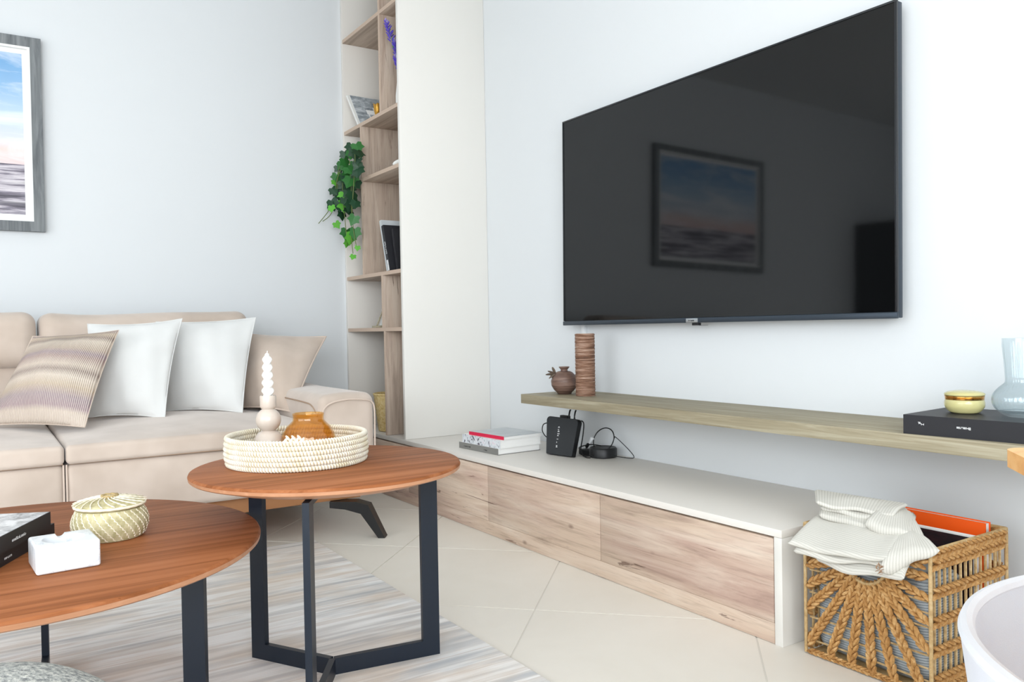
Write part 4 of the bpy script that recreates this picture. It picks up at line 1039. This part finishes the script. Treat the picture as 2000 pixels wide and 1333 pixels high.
# front face (towards -x): sunburst
N = (-1, 0, 0); xf = bx0; hc_ = Vector((xf, -3.018, .262)); r0 = .052
ylo, yhi, zlo, zhi = by0+.008, by1-.008, .012, .262
for deg in (178, 196, 211, 224, 237, 249, 261, 273, 285, 298, 311, 324, 340, 358):
    a = math.radians(deg); dv = Vector((0, -math.cos(a), math.sin(a)))      # deg 180 = towards +y (left in view)
    ts = []
    if dv.y > 1e-6: ts.append((yhi-hc_.y)/dv.y)
    if dv.y < -1e-6: ts.append((ylo-hc_.y)/dv.y)
    if dv.z < -1e-6: ts.append((zlo-hc_.z)/dv.z)
    L1 = min(ts); addbraid(hc_+dv*r0, hc_+dv*L1, .0235, N)
for z in (.035, .062, .09, .12, .15, .18, .205): cord([(xf+.006, ylo, z), (xf+.006, (ylo+yhi)/2, z+.002), (xf+.006, yhi, z)])
cord([tuple(hc_+Vector((-.002, r0*math.cos(q), r0*math.sin(q)))) for q in [PI+PI*k/14 for k in range(15)]], .0045)
for z in (.285, .304): addbraid((xf, ylo, z), (xf, yhi, z), .024, N)
addbraid((xf, ylo, .010), (xf, yhi, .010), .016, N)
# side faces
for (A, B2, nr_) in (((bx0, by0, 0), (bx1, by0, 0), (0, -1, 0)), ((bx1, by1, 0), (bx0, by1, 0), (0, 1, 0)), ((bx1, by0, 0), (bx1, by1, 0), (1, 0, 0))):
    A, B2 = Vector(A), Vector(B2); dv = (B2-A).normalized()
    for z in (.304, .283, .222, .160, .098, .036, .016):
        addbraid(A+dv*.008+Vector((0, 0, z)), B2-dv*.008+Vector((0, 0, z)), .025 if z > .02 else .018, nr_)
    k = int((B2-A).length/.020)
    for i in range(1, k):
        q = A+(B2-A)*(i/k)-Vector(nr_)*.005
        put('cord', MB().tube([q+Vector((0, 0, .012)), q+Vector((.001, 0, .15)), q+Vector((0, 0, .30))], .0032, 5), 'hyac_dark', t)
for x, y in ((bx0, by0), (bx0, by1), (bx1, by0), (bx1, by1)):
    put('post', MB().tube([(x, y, .004), (x, y, .16), (x, y, .312)], .0042, 12), 'hyac_dark', t)
put('rim', MB().tube([(bx0, by0, bh), (bx1, by0, bh), (bx1, by1, bh), (bx0, by1, bh)], .0045, 6, True), 'hyac_dark', t)
put('base', MB().box((bx0+.008, by0+.008, .003), (bx1-.008, by1-.008, .009), .001), 'hyac_dark', t)

# in the basket
solo('folded_blanket', MB().soft(((bx0+.095), -3.012, .128), (.15, .285, .230), .03, 3, 4, (.008, .004, .01)), 'ticking', 'grey striped folded cloth standing inside the rush basket', 'blanket')
def upright(label, x, ya, yb, z1, thick, cov, front=None):
    t = thing('book', label, 'book', (x, (ya+yb)/2, .010))
    put('cover', MB().box((x, ya, .010), (x+.002, yb, z1), 0), cov, t, smooth=False)
    put('cover', MB().box((x+thick-.002, ya, .010), (x+thick, yb, z1), 0), cov, t, smooth=False)
    put('pages', MB().box((x+.0022, ya+.003, .013), (x+thick-.0022, yb-.0022, z1-.003), 0), 'paper', t, smooth=False)
    put('spine', MB().box((x+.0022, yb-.002, .010), (x+thick-.0022, yb, z1), 0), cov, t, smooth=False)
    if front: put('cover_photo', MB().box((x-.0012, ya+.004, .015), (x-.0002, yb-.002, z1-.003), 0), front, t, smooth=False)
upright('orange hardback standing at the back of the rush basket', -.196, -3.152, -2.93, .333, .022, 'orange_book')
upright('dark photo covered book standing in front of the orange one in the basket', -.232, -3.146, -2.93, .306, .016, 'paper', 'darkphoto')

# folded linen throws
def sheet_fold(P, th_, n=22, sag=None, seed=0, hump=.005):
    """one folded layer: P = top corners FL FR BR BL; thickness th_(u); the front edge is a round fold, the ends are rounded"""
    FL, FR, BR, BL = map(Vector, P); mb = MB(); rows = []; m = 8; Z1 = Vector((0, 0, 1)); rnd = random.Random(seed)
    p1, p2, p3 = (rnd.uniform(0, 6) for _ in range(3)); Ln = (FR-FL).length; uvs = []
    tf = th_ if callable(th_) else (lambda u: th_)
    for i in range(n+1):
        u = .5-.5*math.cos(PI*i/n); u = .6*i/n+.4*u; ring_ = []
        F = FL*(1-u)+FR*u; B = BL*(1-u)+BR*u; dv = (F-B).normalized(); D_ = (F-B).length
        F = F+Z1*((sag(u) if sag else 0)+.0025*math.sin(11*u+p1))+dv*.004*math.sin(7*u+p2)
        t = tf(u); rr = t/2
        wob = lambda f: .0022*math.sin(9*u+p1+4*f)*math.sin(PI*f)+hump*math.sin(PI*f)
        v = 0
        for j in range(7): f = j/6; ring_.append(B*(1-f)+(F-dv*rr)*f+Z1*wob(f)); uvs.append((u*Ln, f*D_))
        for j in range(1, m):
            a = PI/2-PI*j/m; ring_.append(F-dv*rr-Z1*rr+dv*rr*math.cos(a)+Z1*rr*math.sin(a)); uvs.append((u*Ln, D_+rr*(PI/2-a)))
        F2 = F-dv*rr-Z1*t; B2_ = B-Z1*t
        for j in range(7): f = j/6; ring_.append(F2*(1-f)+B2_*f+Z1*wob(1-f)*.6); uvs.append((u*Ln, D_+t*1.6+f*D_))
        e = min(u, 1-u)*Ln/(t*.55)
        if e < 1:
            k_ = math.sqrt(max(0, 1-(1-e)**2))*.98+.02; md = F*.5+B*.5
            for q in range(len(ring_)):
                f = max(0, min(1, (ring_[q]-B).dot(dv)/D_)); mid = B*(1-f)+F*f-Z1*rr+Z1*wob(f)*.8
                ring_[q] = Vector((ring_[q].x, ring_[q].y, mid.z+(ring_[q].z-mid.z)*k_))
        rows.append(ring_)
    k = len(rows[0]); vs = [p for r_ in rows for p in r_]; fs = []
    for i in range(n):
        for j in range(k):
            j2 = (j+1) % k; fs.append((i*k+j, i*k+j2, (i+1)*k+j2, (i+1)*k+j))
    fs.append(tuple(reversed(range(k)))); fs.append(tuple(range(n*k, (n+1)*k)))
    return mb.add(vs, fs, uvs=uvs)
def fold(P, th_, mat, sag, seed, name='fold', hump=.005): put(name, sheet_fold(P, th_, 22, sag, seed, hump), mat, t, ang=75)
t = thing('linen_throw', 'lower folded pinstripe linen throw draped over the basket front rim', 'throw', (-.46, -3.03, .26))
fold([(-.530, -2.945, .266), (-.522, -3.150, .275), (-.470, -3.135, .297), (-.470, -2.915, .292)], .017, 'throw2', lambda u: -.007*math.sin(PI*u), 1)
fold([(-.552, -2.900, .281), (-.520, -3.112, .291), (-.464, -3.10, .314), (-.464, -2.882, .310)], .0145, 'throw2', lambda u: -.006*math.sin(PI*u), 2)
fold([(-.560, -2.892, .296), (-.525, -3.120, .307), (-.37, -3.085, .342), (-.365, -2.862, .338)], .0140, 'throw2', lambda u: -.006*math.sin(PI*u), 3, hump=.014)
fold([(-.538, -3.106, .306), (-.466, -3.194, .332), (-.41, -3.110, .344), (-.40, -3.07, .348)], lambda u: .050*(1-u)**.8+.010, 'throw', lambda u: .0, 4, 'flap')
mb = MB(); rnd = random.Random(9)
for q in range(16): mb.ellip((-.539+rnd.uniform(-.003, .003), -3.106+rnd.uniform(-.006, .006), .281+rnd.uniform(-.014, .014)), ((rnd.uniform(-.003, .003), rnd.uniform(-.005, .005), rnd.uniform(.002, .005)), (.0015, 0, 0), (0, .0015, 0)), 5, 3)
put('frayed_end', mb, 'fray', t)
t = thing('linen_throw', 'upper folded pinstripe linen throw lying on the lower throw', 'throw', (-.38, -2.96, .33))
fold([(-.455, -2.900, .350), (-.440, -3.125, .343), (-.32, -3.06, .358), (-.33, -2.82, .356)], .014, 'throw', lambda u: -.005*math.sin(PI*u), 5)
fold([(-.438, -2.893, .363), (-.415, -3.065, .360), (-.33, -3.045, .370), (-.35, -2.82, .368)], .012, 'throw', lambda u: -.004*math.sin(PI*u), 6)
fold([(-.450, -2.888, .374), (-.405, -3.060, .370), (-.335, -3.050, .380), (-.355, -2.815, .379)], .010, 'throw', lambda u: -.004*math.sin(PI*u), 7)
fold([(-.460, -3.020, .358), (-.444, -3.155, .336), (-.34, -3.06, .364), (-.345, -3.0, .378)], lambda u: .024*(1-u)+.008, 'throw', lambda u: 0, 8, 'flap')

# ------------------------------------------------------------------ foreground: pouf, tub chair, oak table
fw2 = Vector((fwd.x, fwd.y, 0)).normalized()
pfc = (-2.115, -3.02)
mb = MB(); prof = [(.001, 0)]
for k in range(2, 39):
    q = -PI/2+PI*k/40; prof.append((.2*abs(math.cos(q)), .204+.204*math.sin(q)))
prof.append((.001, .408))
po_ = thing('pouf', 'round grey boucle pouf at the front left', 'pouf', (pfc[0], pfc[1], .0105))
put('cover', MB().lathe(prof, (pfc[0], pfc[1], .0105), 72), 'boucle', po_, ang=80)

tc = Vector((-1.22, -3.957)); tR = .285
t = thing('tub_chair', 'pale lilac grey upholstered tub chair at the right front edge', 'chair', (tc.x, tc.y, 0))
def shellpt(a, z, off):
    f = (z-.20)/(.52-.20); r_ = tR*(.80+.20*f**.7)+off; return Vector((tc.x+r_*math.cos(a), tc.y+r_*math.sin(a), z))
mb = MB(); n_ = 120; m = 12; vs = []; fs = []
angs = [math.radians(-38+256*k/n_) for k in range(n_+1)]
for a in angs:
    ring_ = [shellpt(a, .20+.315*j/m, 0) for j in range(m+1)]+[shellpt(a, .515-.315*j/m, -.012) for j in range(m+1)]
    vs += ring_
k = 2*(m+1)
for i in range(n_):
    for j in range(k): fs.append((i*k+j, (i+1)*k+j, (i+1)*k+(j+1) % k, i*k+(j+1) % k))
fs += [tuple(range(k)), tuple(reversed(range(n_*k, (n_+1)*k)))]
mb.add(vs, fs); put('shell', mb, 'chair_fabric', t, ang=60)
put('piping', MB().tube([shellpt(a, .516, -.006) for a in angs], .0072, 8), 'chair_pipe', t)
put('seat', MB().lathe([(.001, .20), (.205, .20), (.2535, .405), (.248, .380), (.228, .352), (.19, .332), (.12, .320), (.001, .316)], (tc.x, tc.y, 0), 48), 'chair_fabric', t, ang=70)
for a in (45, 135, 225, 315):
    a = math.radians(a); put('leg', MB().tube([(tc.x+.15*math.cos(a), tc.y+.15*math.sin(a), .199), (tc.x+.21*math.cos(a), tc.y+.21*math.sin(a), .0005)], [.016, .010], 10), 'black_wood', t)
c0 = Vector((-1.321, -3.7295, 0)); e1 = Vector((.656, -.755, 0)); e2 = Vector((-.755, -.656, 0))
t = thing('dining_table', 'honey oak tabletop corner at the right frame side, above the pale chair', 'table', tuple(c0+e1*.6+e2*.4))
poly = []; rc = .018
for cx, cy, a0 in ((rc, rc, 180), (1.2-rc, rc, 270), (1.2-rc, .8-rc, 0), (rc, .8-rc, 90)):
    for q in range(7):
        a = math.radians(a0+15*q); poly.append((cx+rc*math.cos(a), cy+rc*math.sin(a)))
Mt = Matrix(((e1.x, e2.x, 0, c0.x), (e1.y, e2.y, 0, c0.y), (0, 0, 1, 0), (0, 0, 0, 1)))
put('tabletop', MB().prism(poly[::-1], .6645, .680, Mt), 'light_oak', t, ang=30)
for u, v in ((.06, .74), (1.14, .74), (1.14, .06), (.60, .06)):
    q = c0+e1*u+e2*v; put('leg', MB().tube([(q.x, q.y, .6642), (q.x, q.y, .0005)], [.022, .016], 12), 'light_oak', t)

# repeats: one group phrase each
for o in col.objects:
    if o.parent or 'label' not in o: continue
    l, c = o['label'], o['category']
    g = None
    if c == 'cushion': g = 'cushions on the sofa'
    elif c == 'throw': g = 'linen throws on the rush basket'
    elif c == 'table' and 'walnut' in l: g = 'round walnut coffee tables'
    elif c == 'book':
        if 'lower table' in l: g = 'black books on the lower table'
        elif 'pile' in l: g = 'books piled on the low cabinet'
        elif 'middle shelf' in l: g = 'books on the middle bookcase shelf'
        elif 'basket' in l: g = 'books in the rush basket'
    if g: o['group'] = g
